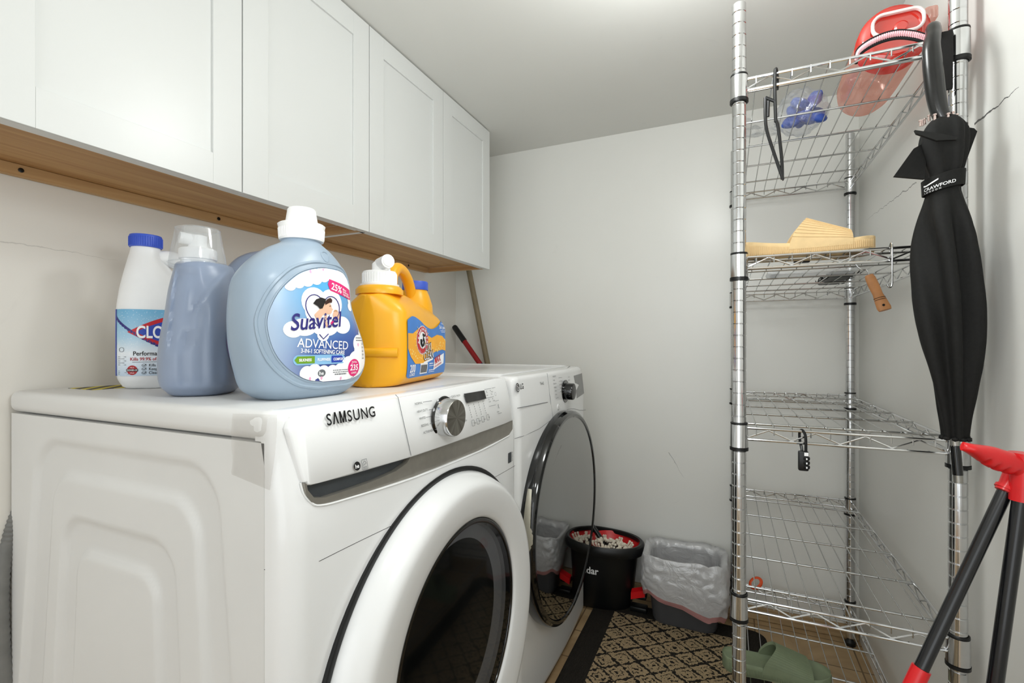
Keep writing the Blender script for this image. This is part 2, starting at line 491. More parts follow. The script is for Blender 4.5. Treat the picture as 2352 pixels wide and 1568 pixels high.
struct('wall_right', b, wall_mat('right_wall_paint', (230, 230, 226), rough=.36,
       lines=[(k1.y, k1.z, k0.y, k0.z, .0022, .95), (k2.y, k2.z, k3.y, k3.z, .0012, .7)]))
TRIM = wood_mat('trim_wood', (150, 122, 86), (190, 164, 124), 'x')
b = MB(); b.box(XL+.005, XR-.001, YB-.014, YB-.0005, .001, .05, .003); struct('baseboard_back', b, TRIM)

# rug
RX0, RX1, RY0, RY1 = .03, .655, -1.4, 1.535
b = MB(); pts = rrect(RX0, RX1, RY0, RY1, .05)
b.rings([[Vector((x, y, .0005)) for x, y in pts], [Vector((x, y, .007)) for x, y in pts], [Vector((.34+(x-.34)*.992, .1+(y-.1)*.998, .009)) for x, y in pts]])
single('floor_rug', b, rug_mat(), 'black and tan diamond patterned rug with a plain black border on the floor', 'rug')

# ------------------------------------------------------------------ wall cabinets
XC = -.412; ZB, ZT = 1.075+.322, 1.991
PLY = wood_mat('plywood_underside', (176, 132, 84), (204, 164, 112), 'y')
PLYX = wood_mat('plywood_rail', (186, 146, 98), (208, 172, 124), 'y')
PLYE = wood_mat('plywood_end', (180, 138, 90), (208, 170, 120), 'x')
def cabinet(y0, ym, y1, label, dl, holes):
    r = thing('wall_cabinet', label, 'cabinet', ((XC+XL)/2, (y0+y1)/2, ZB), group='white wall cabinets above the machines')
    g = .0012
    zb = ZB+.004
    b = MB()
    b.box(XL+.001, XC-.02, y0+g, y0+.017, zb, ZT); b.box(XL+.001, XC-.02, y1-.017, y1-g, zb, ZT)
    b.box(XL+.001, XC-.02, y0+.017, y1-.017, ZT-.017, ZT)
    b.box(XC-.04, XC-.02, y0+g, y1-g, zb, zb+.035)
    obj('carcass', b, CABW, r, False)
    b = MB(); b.box(XL+.001, XC-.04, y0+.017, y1-.017, zb+.022, zb+.034); obj('bottom_panel', b, PLY, r, False, label='bare plywood bottom panel')
    b = MB()
    b.box(XL+.002, XL+.018, y0+.017, y1-.017, zb-.001, zb+.0215, .001)
    hr = obj('hanging_rail', b, PLYX, r, False, label='bare wood hanging rail')
    b = MB()
    b.box(XL+.018, XC-.021, y1-.0172, y1-.002, zb-.001, zb+.0215, .0005)
    obj('end_strip', b, PLYE, r, False, label='bare wood strip')
    for (py, pz) in holes:
        b = MB(); b.lathe([(.0022, 0), (.0045, .0012), (.0045, .002), (.003, .0025)], (XL+.0175, py, pz), 'x', 10); obj('screw', b, BLACK, hr)
    for k, (a, c) in enumerate(((y0, ym), (ym, y1))):
        b = MB(); a += .0015; c -= .0015
        fr = .062; xb, xf, xp = XC-.0195, XC, XC-.0055
        Y = [a, a+fr, c-fr, c]; Z = [ZB, ZB+fr, ZT-fr, ZT]
        # slab behind, then stiles and rails standing proud of the panel
        b.box(xb, xp, a, c, ZB, ZT)
        b.box(xp, xf, Y[0], Y[1], ZB, ZT, .0008); b.box(xp, xf, Y[2], Y[3], ZB, ZT, .0008)
        b.box(xp, xf, Y[1], Y[2], Z[0], Z[1], .0006); b.box(xp, xf, Y[1], Y[2], Z[2], Z[3], .0006)
        obj('door', b, CABW, r, False)
    return r
c0, c1, c2, c3 = .228, .624, 1.016, 1.388
h1 = at(48, 388, 'x', XL+.018); h2 = at(502, 502, 'x', XL+.018); h3 = at(938, 612, 'x', XL+.018)
zr = ZB+.0143
cabinet(-.170, c0, c1, 'white shaker wall cabinet on the left, above the bleach and the big blue bottle', 0, [(h1.y, zr), (h2.y, zr)])
cabinet(c1, c2, c3, 'white shaker wall cabinet on the right, ending near the back wall', 0, [(h3.y, zr)])

# ------------------------------------------------------------------ front-loading washer
WY0, WY1, WT = -.02, .722, .985
def xf(z):
    if z < .85: return .012
    return .012-.026*(z-.85)/.135
def FW(u, v, o=0.):
    x = 0.
    for _ in range(4):
        p = at(u, v, 'x', x); x = xf(p.z)+o
    return (p.y, p.z)
wsh = thing('washing_machine', 'white front-loading washer nearest the camera with a silver knob and round white door', 'washing machine', (-.36, .35, 0), group='laundry machines')
# steel body with pressed arches on the near side
ARCH = [  # top z, left x at top, right x at top, left slope, right slope, radius, sign
    (.906, -.640, -.128, .13, -.10, .075, -1), (.853, -.585, -.172, .11, -.09, .065, 1),
    (.778, -.548, -.226, .09, -.07, .06, -1), (.727, -.508, -.268, .07, -.06, .05, 1)]
def side_depth(x, z):
    h = 0.
    for zt, xl, xr, ml, mr, r, sg in ARCH:
        l = xl-ml*(zt-z); q = xr-mr*(zt-z)
        cx, w = (l+q)/2, (q-l)/2
        qx, qz = abs(x-cx)-(w-r), (z-zt)+r
        d = math.hypot(max(qx, 0), max(qz, 0))+min(max(qx, qz), 0)-r
        h += sg*(1-smooth(-.016, .0, d))*.0085
    return h
XS = -.034
b = MB()
nu, nv = 150, 150
def sf(i, j):
    x = -.73+i*(XS+.73); z = .02+j*(.9425-.02)
    return Vector((x, WY0-side_depth(x, z), z))
vs = b.grid(sf, nu, nv)
B2 = [[b.bm.verts.new((x, WY1, z)) for x in (-.73, XS)] for z in (.02, .9425)]
b.face([B2[0][0], B2[0][1], B2[1][1], B2[1][0]])
b.face(vs[0]+[B2[0][1], B2[0][0]]); b.face(list(reversed(vs[-1]))+[B2[1][0], B2[1][1]])
b.face([v[0] for v in vs]+[B2[1][0], B2[0][0]]); b.face([v[-1] for v in reversed(vs)]+[B2[0][1], B2[1][1]])
body = obj('steel_body', b, SIDEW, wsh, ang=50)
b = MB(); b.box(-.735, -.029, WY0-.003, WY1+.0, .9449, WT+.0003, .014, 4); lid = obj('top_panel', b, SIDEW, wsh)
for (px, py) in ((-.66, .04), (-.66, .66), (-.08, .04), (-.08, .66)):
    b = MB(); b.lathe([(.02, 0), (.02, .012), (.012, .02)], (px, py, 0), 'z', 16); obj('foot', b, BLACK, wsh)
# moulded front: lofted plan profile, pocket and drum opening cut out
def front_ring(z, inset=0.):
    R = .034; X = xf(z)-inset; a, c = WY0+inset, WY1-inset
    back = XS+.0005 if z < .9445 else -.0515
    p = [(back, a)]
    for k in range(9):
        t = PI/2*k/8; p.append((X-R+R*math.sin(t), a+R-R*math.cos(t)))
    for k in range(1, 12): p.append((X+.006*math.sin(PI*k/12), a+R+(c-a-2*R)*k/12))
    for k in range(9):
        t = PI/2*k/8; p.append((X-R+R*math.cos(t), c-R+R*math.sin(t)))
    p.append((back, c)); return [Vector((x, y, z)) for x, y in p]
def bow(y): return .006*math.sin(PI*max(0., min(1., (y-WY0-.034)/(WY1-WY0-.068))))
zs = [.02, .2, .4, .6, .8, .85, .88, .91, .94, .9444, .9446, .96, .97]
rg = [front_ring(z) for z in zs]
for k in range(1, 6):
    a = PI/2*k/5; rg.append([Vector((p.x, p.y, .97+.015*math.sin(a))) for p in front_ring(.97, .015*(1-math.cos(a)))])
b = MB(); b.rings(rg)
front = obj('front_panel', b, WHITE, wsh)
def fw3(y, z, o): return Vector((xf(z)+bow(y)+o, y, z))
# handle pocket (left) cut deep; grey trim band sits in a shallow slot
PB = [FW(*p) for p in ((690, 1108), (712, 1114), (800, 1090), (940, 1048), (1080, 1000), (1173, 962), (1177, 985), (1168, 1000), (1100, 1034), (950, 1094), (800, 1143), (735, 1160), (712, 1152), (697, 1132))]
def poly3(pts, x): return [Vector((x, p[0], p[1])) for p in pts]
cutter = MB(); cutter.prism(poly3(PB, 0), (-.006, 0, 0), (.06, 0, 0)); cut(front, cutter)
PK = [FW(*p) for p in ((692, 1098), (800, 1074), (944, 1034), (932, 1062), (908, 1081), (860, 1103), (800, 1124), (745, 1142), (718, 1142), (700, 1124))]
b = MB(); b.prism(poly3(PB, 0), (-.0065, 0, 0), (.0122, 0, 0))
trim = obj('grey_trim_band', b, GREYTRIM, wsh, False, label='satin grey trim band with a dark handle pocket')
cutter = MB(); cutter.prism(poly3(PK, 0), (.001, 0, 0), (.06, 0, 0)); cut(trim, cutter)
b = MB(); b.prism(poly3(PK, 0), (-.002, 0, 0), (.0024, 0, 0)); obj('handle_pocket', b, POCKET, trim, False)
lip = curve([fw3(*p, .0005) for p in PB[7:]]+[fw3(*PB[0], .0005)], 4)
b = MB(); b.tube(lip, .0016, 6); obj('trim_lip', b, PANELW, trim)
# control panel plate
PC = [FW(*p) for p in ((656, 985), (664, 962), (684, 950), (800, 932), (960, 902), (1090, 878), (1148, 868), (1158, 876), (1172, 955), (1165, 968), (1080, 997), (940, 1045), (800, 1086), (712, 1112), (695, 1108), (686, 1094))]
b = MB()
cyc = [fw3(*p, .0) for p in PC]
r0 = curve(cyc+[cyc[0]], 5)[:-1]
cen = sum((Vector(p) for p in r0), Vector())/len(r0)
def shr(p, k, o): return Vector((p.x+o, cen.y+(p.y-cen.y)*(1-k), cen.z+(p.z-cen.z)*(1-k*2.5)))
b.rings([[p+Vector((-.004, 0, 0)) for p in r0], [p+Vector((.0035, 0, 0)) for p in r0], [shr(p, .006, .006) for p in r0], [shr(p, .012, .0068) for p in r0]], cap=(True, True))
bmesh.ops.triangulate(b.bm, faces=[f for f in b.bm.faces if len(f.verts) > 4], quad_method='BEAUTY', ngon_method='BEAUTY')
cp = obj('control_panel', b, PANELW, wsh, ang=60)
def fp(y, z, o=.0103): return fw3(y, z, o)
def FP(u, v): return FW(u, v, .0095+.004)
b = MB(); b.tube([fp(*FP(u, v), .0088) for u, v in ((908, 906), (914, 912), (944, 1046))], .0005, 5)
obj('drawer_seam', b, INKGREY, cp)
b = MB(); p = FP(753, 977.5)
lg = lambda y, z: fp(y, z, .0110)
Hh, sw = .0172, .0030
yy = p[0]
def bar(x0, x1, zb0=0., zt0=1., w=sw):
    put_poly(b, [(x0, p[1]+Hh*zb0), (x0+w, p[1]+Hh*zb0), (x1+w, p[1]+Hh*zt0), (x1, p[1]+Hh*zt0)], lg)
yy += put_text(b, 'S', (yy, p[1]), .0235, lg, bold=.014, sx=.92)+.0020
bar(yy, yy+.0042); bar(yy+.0084, yy+.0042); yy += .0137
bar(yy, yy); bar(yy+.0100, yy+.0100); bar(yy+.0053, yy+.0008, 0, 1, .0026); bar(yy+.0053, yy+.0096, 0, 1, .0026); yy += .0153
for ch in 'SUNG': yy += put_text(b, ch, (yy, p[1]), .0235, lg, bold=.014, sx=.92)+.0022
obj('logo_lettering', b, INK, cp, False)
def ptext(mb, s, u, v, h, **k): put_text(mb, s, FP(u, v), h, lambda y, z: fp(y, z, .0112), **k)
def plett(nm, items, h, **k):
    b = MB()
    for s, u, v in items: ptext(b, s, u, v, h, **k)
    return obj(nm, b, INK, cp, False)
plett('cycle_lettering', (('NORMAL', 950, 930), ('HEAVY DUTY', 955, 948), ('WHITES', 960, 964), ('BEDDING', 964.5, 980.5), ('ACTIVEWEAR', 969.5, 996)), .0062, sx=.9)
plett('cycle_lettering', (('QUICK WASH', 1034, 913), ('DELICATES', 1041, 928.5), ('PERM PRESS', 1046, 942), ('RINSE+SPIN', 1049.5, 957), ('SELF CLEAN+', 1052, 972)), .0062, sx=.9)
plett('button_lettering', ((('Temp', 1086, 973)), ('Rinse', 1098, 968), ('Spin', 1110, 964), ('Soil', 1121, 959.5)), .0048)
plett('option_lettering', (('Pre', 1116, 903), ('Wrap', 1127, 901), ('Soak', 1116, 909), ('Tub', 1127, 906.5), ('Child', 1122, 924), ('Delay', 1132, 921.5)), .0048)
plett('smart_lettering', (('Smart', 1142, 947),), .0048)
for u, v in ((1074, 931), (1086, 928), (1097, 924.5), (1108, 921.5)):
    b = MB()
    for k in range(6):
        y, z = FP(u+k*1.35, v+k*5.2); put_poly(b, rrect(y-.0008, y+.0008, z-.0016, z+.0016, .0005, 2), lambda y, z: fp(y, z, .0112))
    obj('level_dots', b, INK, cp, False)
b = MB()
for u, v in ((1116, 898), (1125, 896.5), (1122, 917), (1131, 915)):
    y, z = FP(u, v); put_poly(b, circ((y, z), .0013, 8), lambda y, z: fp(y, z, .0112))
obj('indicator_dots', b, INK, cp, False)
for q in (((969, 923, 989, 920), (982, 941, 993, 939), (976, 958, 990, 955), (984, 972.5, 995, 970), (996, 986, 1005, 984)), ((1024, 913, 1034, 911),), ((1112, 894, 1128, 891.5), (1117, 914, 1134, 910.5), (1123, 933, 1139, 929.5)), ((1130, 891, 1138, 889.5), (1138, 921, 1146, 919), (1145, 949.5, 1153, 947.5))):
    b = MB()
    for u0, v0, u1, v1 in q: b.tube([fp(*FP(u0, v0), .0105), fp(*FP(u1, v1), .0105)], .00045, 4)
    obj('leader_lines', b, INKGREY, cp, False)
for u, v in ((1081, 977), (1092.5, 973), (1104, 968.5), (1116, 964)):
    b = MB(); y, z = FP(u+4, v-6); b.tube([fp(*q, .0105) for q in rrect(y-.0062, y+.0062, z-.0062, z+.0062, .002, 3)], .0004, 4, True)
    obj('button_outline', b, INKGREY, cp, False)
b = MB(); y, z = FP(1138, 904.5); put_ring(b, (y, z), .004, .0046, lambda y, z: fp(y, z, .0112)); obj('power_mark', b, INKGREY, cp, False)
b = MB(); y, z = FP(1145.5, 933)
for s_ in (-1, 1): b.tube([fp(y-.003, z-.005*s_, .0105), fp(y+.003, z+.005*s_, .0105)], .0004, 4)
obj('smart_mark', b, INKGREY, cp, False)
b = MB(); D = [FP(*p) for p in ((1064, 903.5), (1110.5, 896), (1115.5, 915), (1070.5, 924.5))]
b.rings([[fp(y, z, .0095) for y, z in D], [fp(y, z, .0118) for y, z in D]]); obj('display_window', b, GLOSSBLK, cp, False)
b = MB(); y, z = FP(1015, 960); pass
KC = FP(1016, 957)
ky, kz = KC
b = MB(); b.lathe([(.041, 0), (.0418, .002), (.041, .003)], (xf(kz)+bow(ky)+.009, ky, kz), 'x', 48); kr = obj('knob_ring', b, GLOSSBLK, cp)
b = MB(); b.lathe([(.0375, .0), (.0375, .006), (.0362, .0265), (.0352, .0285)], (xf(kz)+bow(ky)+.0115, ky, kz), 'x', 64, cap=(True, False))
kn = obj('knob', b, CHROME, cp)
t = NT('spun_steel'); gc = t.n('ShaderNodeTexGradient', gradient_type='RADIAL')
mp = t.n('ShaderNodeMapping'); t.l(t.coords(), mp.inputs[0]); mp.inputs['Rotation'].default_value = (0, PI/2, 0)
t.l(mp.outputs[0], gc.inputs[0])
nz = t.n('ShaderNodeTexNoise'); nz.noise_dimensions = '1D'; nz.inputs['Scale'].default_value = 14; t.l(gc.outputs[1], nz.inputs['W'])
t.l(t.ramp(nz.outputs[0], [(.35, lin((128, 124, 116))), (.65, lin((168, 164, 156)))]), t.b.inputs['Base Color'])
t.b.inputs['Metallic'].default_value = 1.; t.b.inputs['Roughness'].default_value = .33
SPUN = t.m
b = MB(); b.lathe([(.0352, 0), (.0348, .0006), (.03, .0008)], (0, 0, 0), 'x', 64)
kf = obj('knob_face', b, SPUN); kf.parent = kn; kf.location = Vector((xf(kz)+bow(ky)+.04, ky, kz))-OFF[wsh.name]; kf['label'] = 'spun steel knob face'
b = MB(); HP = FP(821, 1070); put_poly(b, circ(HP, .0066), lambda y, z: fp(y, z, .0108)); bd = obj('efficiency_badge', b, INK, cp, False)
b = MB(); put_text(b, 'he', (HP[0]-.0048, HP[1]-.0028), .0085, lambda y, z: fp(y, z, .0113), bold=.02); ob = obj('badge_lettering', b, PAPERW, cp, False)
b = MB(); E = FP(838, 1066); b.tube([fp(*q, .0105) for q in rrect(E[0]-.0058, E[0]+.0058, E[1]-.0075, E[1]+.0075, .0008, 2)], .00035, 4, True)
b.tube([fp(E[0]-.004+.008*k/10, E[1]+.0005+.0045*math.sin(PI*k/10), .0105) for k in range(11)], .0003, 4)
b.tube([fp(E[0]-.004, E[1]-.001, .0105), fp(E[0]+.003, E[1]+.001, .0105)], .0004, 4)
for k in range(3): b.tube([fp(E[0]-.004, E[1]-.0035-.0012*k, .0105), fp(E[0]+.004, E[1]-.0035-.0012*k, .0105)], .00025, 4)
obj('energy_badge', b, INKGREY, cp, False)
# seam across the front, dark model sticker by the gap
b = MB()
s0, s1, s2 = FW(612, 1328), FW(880, 1240), FW(1184, 1062)
b.tube([Vector((XS+.0003, WY0-.0003, .775)), fw3(-.0, .775, -.006), fw3(.03, .774, -.0002)], .0005, 5)
b.tube([fw3(.03+.67*k/20, .774-.022*math.sin(PI*k/40)**2, -.0001) for k in range(21)], .0005, 5)
obj('front_seam', b, SEAM, front)
b = MB(); S = FW(1170, 1050); put_poly(b, rrect(S[0]-.011, S[0]+.009, S[1]-.013, S[1]+.013, .0005, 2), lambda y, z: fw3(y, z, .0012)); st = obj('sticker', b, M('dark_sticker', (62, 66, 70), .5), front, False)
b = MB()
for k in range(7): put_poly(b, rrect(S[0]+.012, S[0]+.018-.001*(k % 3), S[1]-.012+.0036*k, S[1]-.0105+.0036*k, .0002, 1), lambda y, z: fw3(y, z, .0012))
obj('sticker_print', b, INKGREY, front, False)
# door
DC = (.360, .468)
cutter = MB(); cutter.lathe([(.255, -.2), (.255, .2)], (0, DC[0], DC[1]), 'x', 64); cut(front, cutter)
cutter = MB(); cutter.lathe([(.262, -.6), (.262, .2)], (0, DC[0], DC[1]), 'x', 64); cut(body, cutter)
o = (.016, DC[0], DC[1])
GC = (DC[0]+.014, DC[1]+.018)      # the window sits a little off the ring's centre
og = (.016, GC[0], GC[1])
b = MB(); b.lathe([(.352, -.008), (.354, .004), (.348, .0055), (.344, .004)], o, 'x', 96); b.lathe([(.262, -.02), (.262, .004)], o, 'x', 64, cap=(False, False)); obj('door_seal_ring', b, BLACK, wsh)
b = MB(); R = []
for r, h in ((.3425, -.002), (.344, .006), (.340, .018), (.332, .033), (.325, .0425), (.319, .0475), (.312, .0500), (.303, .0503), (.28, .0475), (.255, .0430), (.238, .0395), (.2325, .037), (.2300, .032), (.2290, .0)):
    f = (.3425-min(r, .3425))/(.3425-.229)
    R.append([Vector((o[0]+h, DC[0]+(GC[0]-DC[0])*f+r*math.cos(2*PI*k/144), DC[1]+(GC[1]-DC[1])*f+r*math.sin(2*PI*k/144))) for k in range(144)])
b.rings(R, cap=(False, False)); door = obj('door', b, WHITE, wsh, ang=50)
b = MB(); b.lathe([(.2295, .0), (.2285, .0335), (.2255, .0348), (.2190, .0335), (.2165, .022), (.2160, .0)], og, 'x', 96, cap=(False, False)); obj('window_bezel', b, GLOSSBLK, door)
t = NT('tinted_glass'); tr = t.n('ShaderNodeBsdfTransparent'); tr.inputs[0].default_value = (.80, .81, .83, 1)
gl = t.n('ShaderNodeBsdfGlossy'); gl.inputs['Roughness'].default_value = .05; gl.inputs[0].default_value = (.9, .9, .92, 1)
fr = t.n('ShaderNodeFresnel'); fr.inputs[0].default_value = 1.28
mx = t.n('ShaderNodeMixShader'); t.l(fr.outputs[0], mx.inputs[0]); t.l(tr.outputs[0], mx.inputs[1]); t.l(gl.outputs[0], mx.inputs[2]); t.l(mx.outputs[0], t.out.inputs[0])
bp = t.n('ShaderNodeBump'); bp.inputs['Strength'].default_value = .05; bp.inputs['Distance'].default_value = .004; t.l(t.noise(12), bp.inputs['Height']); t.l(bp.outputs[0], gl.inputs['Normal'])
TINT = t.m
b = MB(); b.lathe([(.2185, .0320), (.16, .0345), (.10, .0358), (.05, .0364), (.002, .0366)], og, 'x', 64, cap=(False, True)); obj('door_glass', b, TINT, door)
b = MB(); b.lathe([(.2165, .020), (.212, .012), (.206, .010), (.184, .004), (.180, -.002), (.179, -.034)], og, 'x', 64, cap=(False, False)); obj('inner_ring', b, M('inner_grey_ring', (158, 159, 162), .3), door)
t = NT('bowl_glass'); tr = t.n('ShaderNodeBsdfTransparent'); tr.inputs[0].default_value = (.8, .81, .82, 1)
gl = t.n('ShaderNodeBsdfGlossy'); gl.inputs['Roughness'].default_value = .06
mx = t.n('ShaderNodeMixShader'); lw = t.n('ShaderNodeLayerWeight'); lw.inputs[0].default_value = .42
bp = t.n('ShaderNodeBump'); bp.inputs['Strength'].default_value = 1.; bp.inputs['Distance'].default_value = .014; t.l(t.noise(24, 5, dist=1.8), bp.inputs['Height'])
t.l(bp.outputs[0], gl.inputs['Normal']); t.l(bp.outputs[0], lw.inputs['Normal'])
t.l(lw.outputs[1], mx.inputs[0]); t.l(tr.outputs[0], mx.inputs[1]); t.l(gl.outputs[0], mx.inputs[2]); t.l(mx.outputs[0], t.out.inputs[0])
b = MB(); b.lathe([(.179, -.034), (.172, -.065), (.155, -.095), (.12, -.118), (.06, -.128), (.003, -.13)], og, 'x', 64, cap=(False, True)); obj('glass_bowl', b, t.m, door)
t = NT('perforated_drum'); vo = t.n('ShaderNodeTexVoronoi'); vo.inputs['Scale'].default_value = 46; vo.inputs['Randomness'].default_value = .25; t.l(t.coords(), vo.inputs[0])
hole = t.math('LESS_THAN', vo.outputs[0], .22)
t.l(t.mix(hole, lin((206, 206, 208)), (.004, .004, .004)), t.b.inputs['Base Color']); t.b.inputs['Metallic'].default_value = .6; t.b.inputs['Roughness'].default_value = .3
t.bump(t.noise(14, 3), .6, .01)
b = MB(); b.lathe([(.235, -.075), (.245, -.12), (.245, -.5), (.2, -.53), (.001, -.54)], o, 'x', 64, cap=(False, False))
drum = obj('drum', b, t.m, wsh)
b = MB(); b.lathe([(.258, -.03), (.238, -.045), (.225, -.062), (.232, -.078), (.25, -.08)], o, 'x', 64, cap=(False, False)); obj('rubber_gasket', b, M('gasket_grey', (70, 71, 74), .5), wsh)
for k in range(3):
    a = .5+2*PI*k/3; b = MB()
    R = [[Vector((x, DC[0]+(.245-q)*math.cos(a+w), DC[1]+(.245-q)*math.sin(a+w))) for q, w in ((0, -.16), (.045, -.05), (.045, .05), (0, .16))] for x in (-.10, -.46)]
    b.rings(R); obj('drum_paddle', b, DRUM, drum)
# tape on the corner, hose behind, warning sheet on top
b = MB()
TP = [((XS-.055, WY0-.0052, .980), (XS+.022, WY0+.002, .982)), ((XS-.058, WY0-.0055, .955), (XS+.024, WY0-.0005, .955)), ((XS-.058, WY0-.004, .935), (XS+.022, WY0-.0012, .93)), ((XS-.060, WY0-.0016, .915), (XS+.017, WY0-.0012, .905)), ((XS-.063, WY0-.0014, .895), (XS+.012, WY0-.0010, .882))]
def tapef(i, j):
    q = j*(len(TP)-1); k = min(int(q), len(TP)-2); f = q-k
    a = Vector(TP[k][0]).lerp(Vector(TP[k+1][0]), f); c = Vector(TP[k][1]).lerp(Vector(TP[k+1][1]), f)
    p = a.lerp(c, i); p.y -= .0012*abs(noise.noise(Vector((i*6+j*3, j*9, 1)))); return p
b.grid(tapef, 16, 24); obj('clear_tape', b, film('tape_film', (232, 230, 228), .12, .2, .08, .3), wsh, label='strip of clear tape')
b = MB(); hp = curve([(-.715, -.075, .52), (-.722, -.066, .60), (-.722, -.058, .68), (-.715, -.05, .74), (-.70, -.03, .79)], 12)
hp = curve([(-.7335, .02, .80), (-.7345, -.012, .74), (-.7345, -.03, .64), (-.7345, -.03, .5), (-.7345, -.02, .36)], 22)
b.tube(hp, [.0100 if i % 2 else .0118 for i in range(len(hp))], 10)
for v in b.bm.verts: v.co.x = max(v.co.x-.0, XL+.001)
obj('corrugated_hose', b, HOSE, wsh, label='ribbed grey hose')
b = MB(); WS = [at(192, 884, 'z', WT), at(262, 880, 'z', WT), at(330, 884, 'z', WT), at(250, 893, 'z', WT)]
yl = [(-.69, .05), (-.60, .05), (-.60, .20), (-.69, .20)]
b.prism([Vector((x, y, WT+.0002)) for x, y in yl], (0, 0, 0), (0, 0, .0006))
t = NT('hazard_sticker'); w = t.n('ShaderNodeTexWave', bands_direction='DIAGONAL'); w.inputs['Scale'].default_value = 16; t.l(t.coords(), w.inputs[0])
t.l(t.mix(t.math('GREATER_THAN', w.outputs[1], .5), lin((20, 20, 18)), lin((206, 190, 40))), t.b.inputs['Base Color'])
obj('warning_sticker', b, t.m, lid, False, label='yellow and black warning sticker')

# ------------------------------------------------------------------ dryer
DY0, DY1 = .730, 1.402
dry = thing('clothes_dryer', 'white dryer at the back with a large round black glass door', 'dryer', (-.36, 1.07, 0), group='laundry machines')
def xg(z):
    return .010 if z < .90 else .010-.012*(z-.90)/.085
def FD(u, v, o=0.):
    x = 0.
    for _ in range(4):
        p = at(u, v, 'x', x); x = xg(p.z)+o
    return (p.y, p.z)
def dring(z, inset=0.):
    R = .04; X = xg(z)-inset; a, c = DY0+inset, DY1-inset
    p = [(-.05, a)]
    for k in range(9):
        t = PI/2*k/8; p.append((X-R*.6+R*.6*math.sin(t), a+R*.6-R*.6*math.cos(t)))
    for k in range(1, 12): p.append((X+.010*math.sin(PI*k/12), a+R+(c-a-2*R)*k/12))
    for k in range(9):
        t = PI/2*k/8; p.append((X-R+R*math.cos(t), c-R+R*math.sin(t)))
    p.append((-.05, c)); return [Vector((x, y, z)) for x, y in p]
def bowd(y): return .010*math.sin(PI*max(0., min(1., (y-DY0-.04)/(DY1-DY0-.08))))
rg = [dring(.02, .012), dring(.035, .002)]+[dring(z) for z in (.05, .2, .4, .6, .8, .88, .92, .95, .972)]
for k in range(1, 5):
    a = PI/2*k/4; rg.append([Vector((p.x, p.y, .972+.014*math.sin(a))) for p in dring(.972, .014*(1-math.cos(a)))])
b = MB(); b.rings(rg); dfront = obj('front_panel', b, WHITE, dry)
b = MB(); b.box(-.73, -.0505, DY0+.003, DY1, .02, .95, .004); obj('steel_body', b, SIDEW, dry)
b = MB(); b.box(-.735, -.05, DY0+.001, DY1+.001, .9505, .986, .012, 3)
tp = obj('top_panel', b, WHITE, dry)
b = MB(); b.tube([Vector((x, y, .986)) for x, y in rrect(-.71, -.06, DY0+.025, DY1-.02, .02)], .004, 8, True); obj('top_rim', b, WHITE, tp)
for (px, py) in ((-.66, .80), (-.66, 1.34), (-.09, .80), (-.09, 1.34)):
    b = MB(); b.lathe([(.02, 0), (.02, .012), (.012, .02)], (px, py, 0), 'z', 16); obj('foot', b, BLACK, dry)
def gd(y, z, o): return Vector((xg(z)+bowd(y)+o, y, z))
b = MB()
b.tube([gd(*FD(u, v), .0) for u, v in ((1182, 1007), (1205, 1000), (1235, 984), (1262, 962), (1283, 946), (1300, 939), (1314, 938), (1330, 942), (1345, 941))], .0007, 5)
b.tube([gd(*FD(u, v), .0) for u, v in ((1251, 857), (1258, 915), (1264, 960))], .0006, 5)
obj('panel_seam', b, INKGREY, dfront)
b = MB(); b.tube([gd(*FD(1188.5, 937), .0), gd(*FD(1252.5, 923), .0)], .0009, 5); obj('drawer_groove', b, INKGREY, dfront)
b = MB(); LG = FD(1188.3, 889.5); put_poly(b, circ(LG, .0125, 28), lambda y, z: gd(y, z, .0012)); obj('logo_disc', b, M('logo_grey', (84, 84, 86), .5), dfront, False)
b = MB(); put_ring(b, LG, .0078, .0092, lambda y, z: gd(y, z, .0018), 24, 1, PI/2, 2*PI)
put_text(b, 'L', (LG[0]-.002, LG[1]-.0045), .012, lambda y, z: gd(y, z, .0018)); put_poly(b, circ((LG[0]-.004, LG[1]+.0035), .0014, 8), lambda y, z: gd(y, z, .0018))
put_poly(b, rrect(LG[0]+.002, LG[0]+.009, LG[1]-.0006, LG[1]+.0006, .0002, 1), lambda y, z: gd(y, z, .0018))
obj('logo_mark', b, PAPERW, dfront, False)
b = MB(); p = FD(1194.5, 893.5); put_text(b, 'LG', p, .021, lambda y, z: gd(y, z, .0012), bold=.01, sx=.95); obj('logo_lettering', b, INK, dfront, False)
b = MB(); p = FD(1236, 883.5); put_text(b, 'ThinQ', p, .0115, lambda y, z: gd(y, z, .0012), sx=.95); obj('feature_lettering', b, INK, dfront, False)
b = MB()
for k, s in enumerate(('SENSOR DRY', 'Normal', 'Heavy Duty', 'Delicates', 'Bedding', 'Towels', 'Steam Fresh')):
    put_text(b, s, FD(1262.5+k*1.2, 866+k*8.2), .0062, lambda y, z: gd(y, z, .0012), sx=.85)
obj('cycle_lettering', b, INKGREY, dfront, False); b = MB()
for k, s in enumerate(('Small Load', 'Speed Dry', 'Air Dry')):
    put_text(b, s, FD(1299+k*.6, 866.5+k*7), .0055, lambda y, z: gd(y, z, .0012), sx=.85)
obj('option_lettering', b, INKGREY, dfront, False); b = MB()
for k in range(5): b.tube([gd(*FD(1276+k*1., 867+k*8), .0006), gd(*FD(1284+k*.6, 866+k*7.6), .0006)], .0004, 4)
obj('leader_lines', b, INKGREY, dfront, False)
KD = FD(1292, 898); ky, kz = KD
b = MB(); b.lathe([(.0385, 0), (.039, .003), (.038, .004)], (xg(kz)+bowd(ky)-.001, ky, kz), 'x', 48); obj('knob_ring', b, GLOSSBLK, dfront)
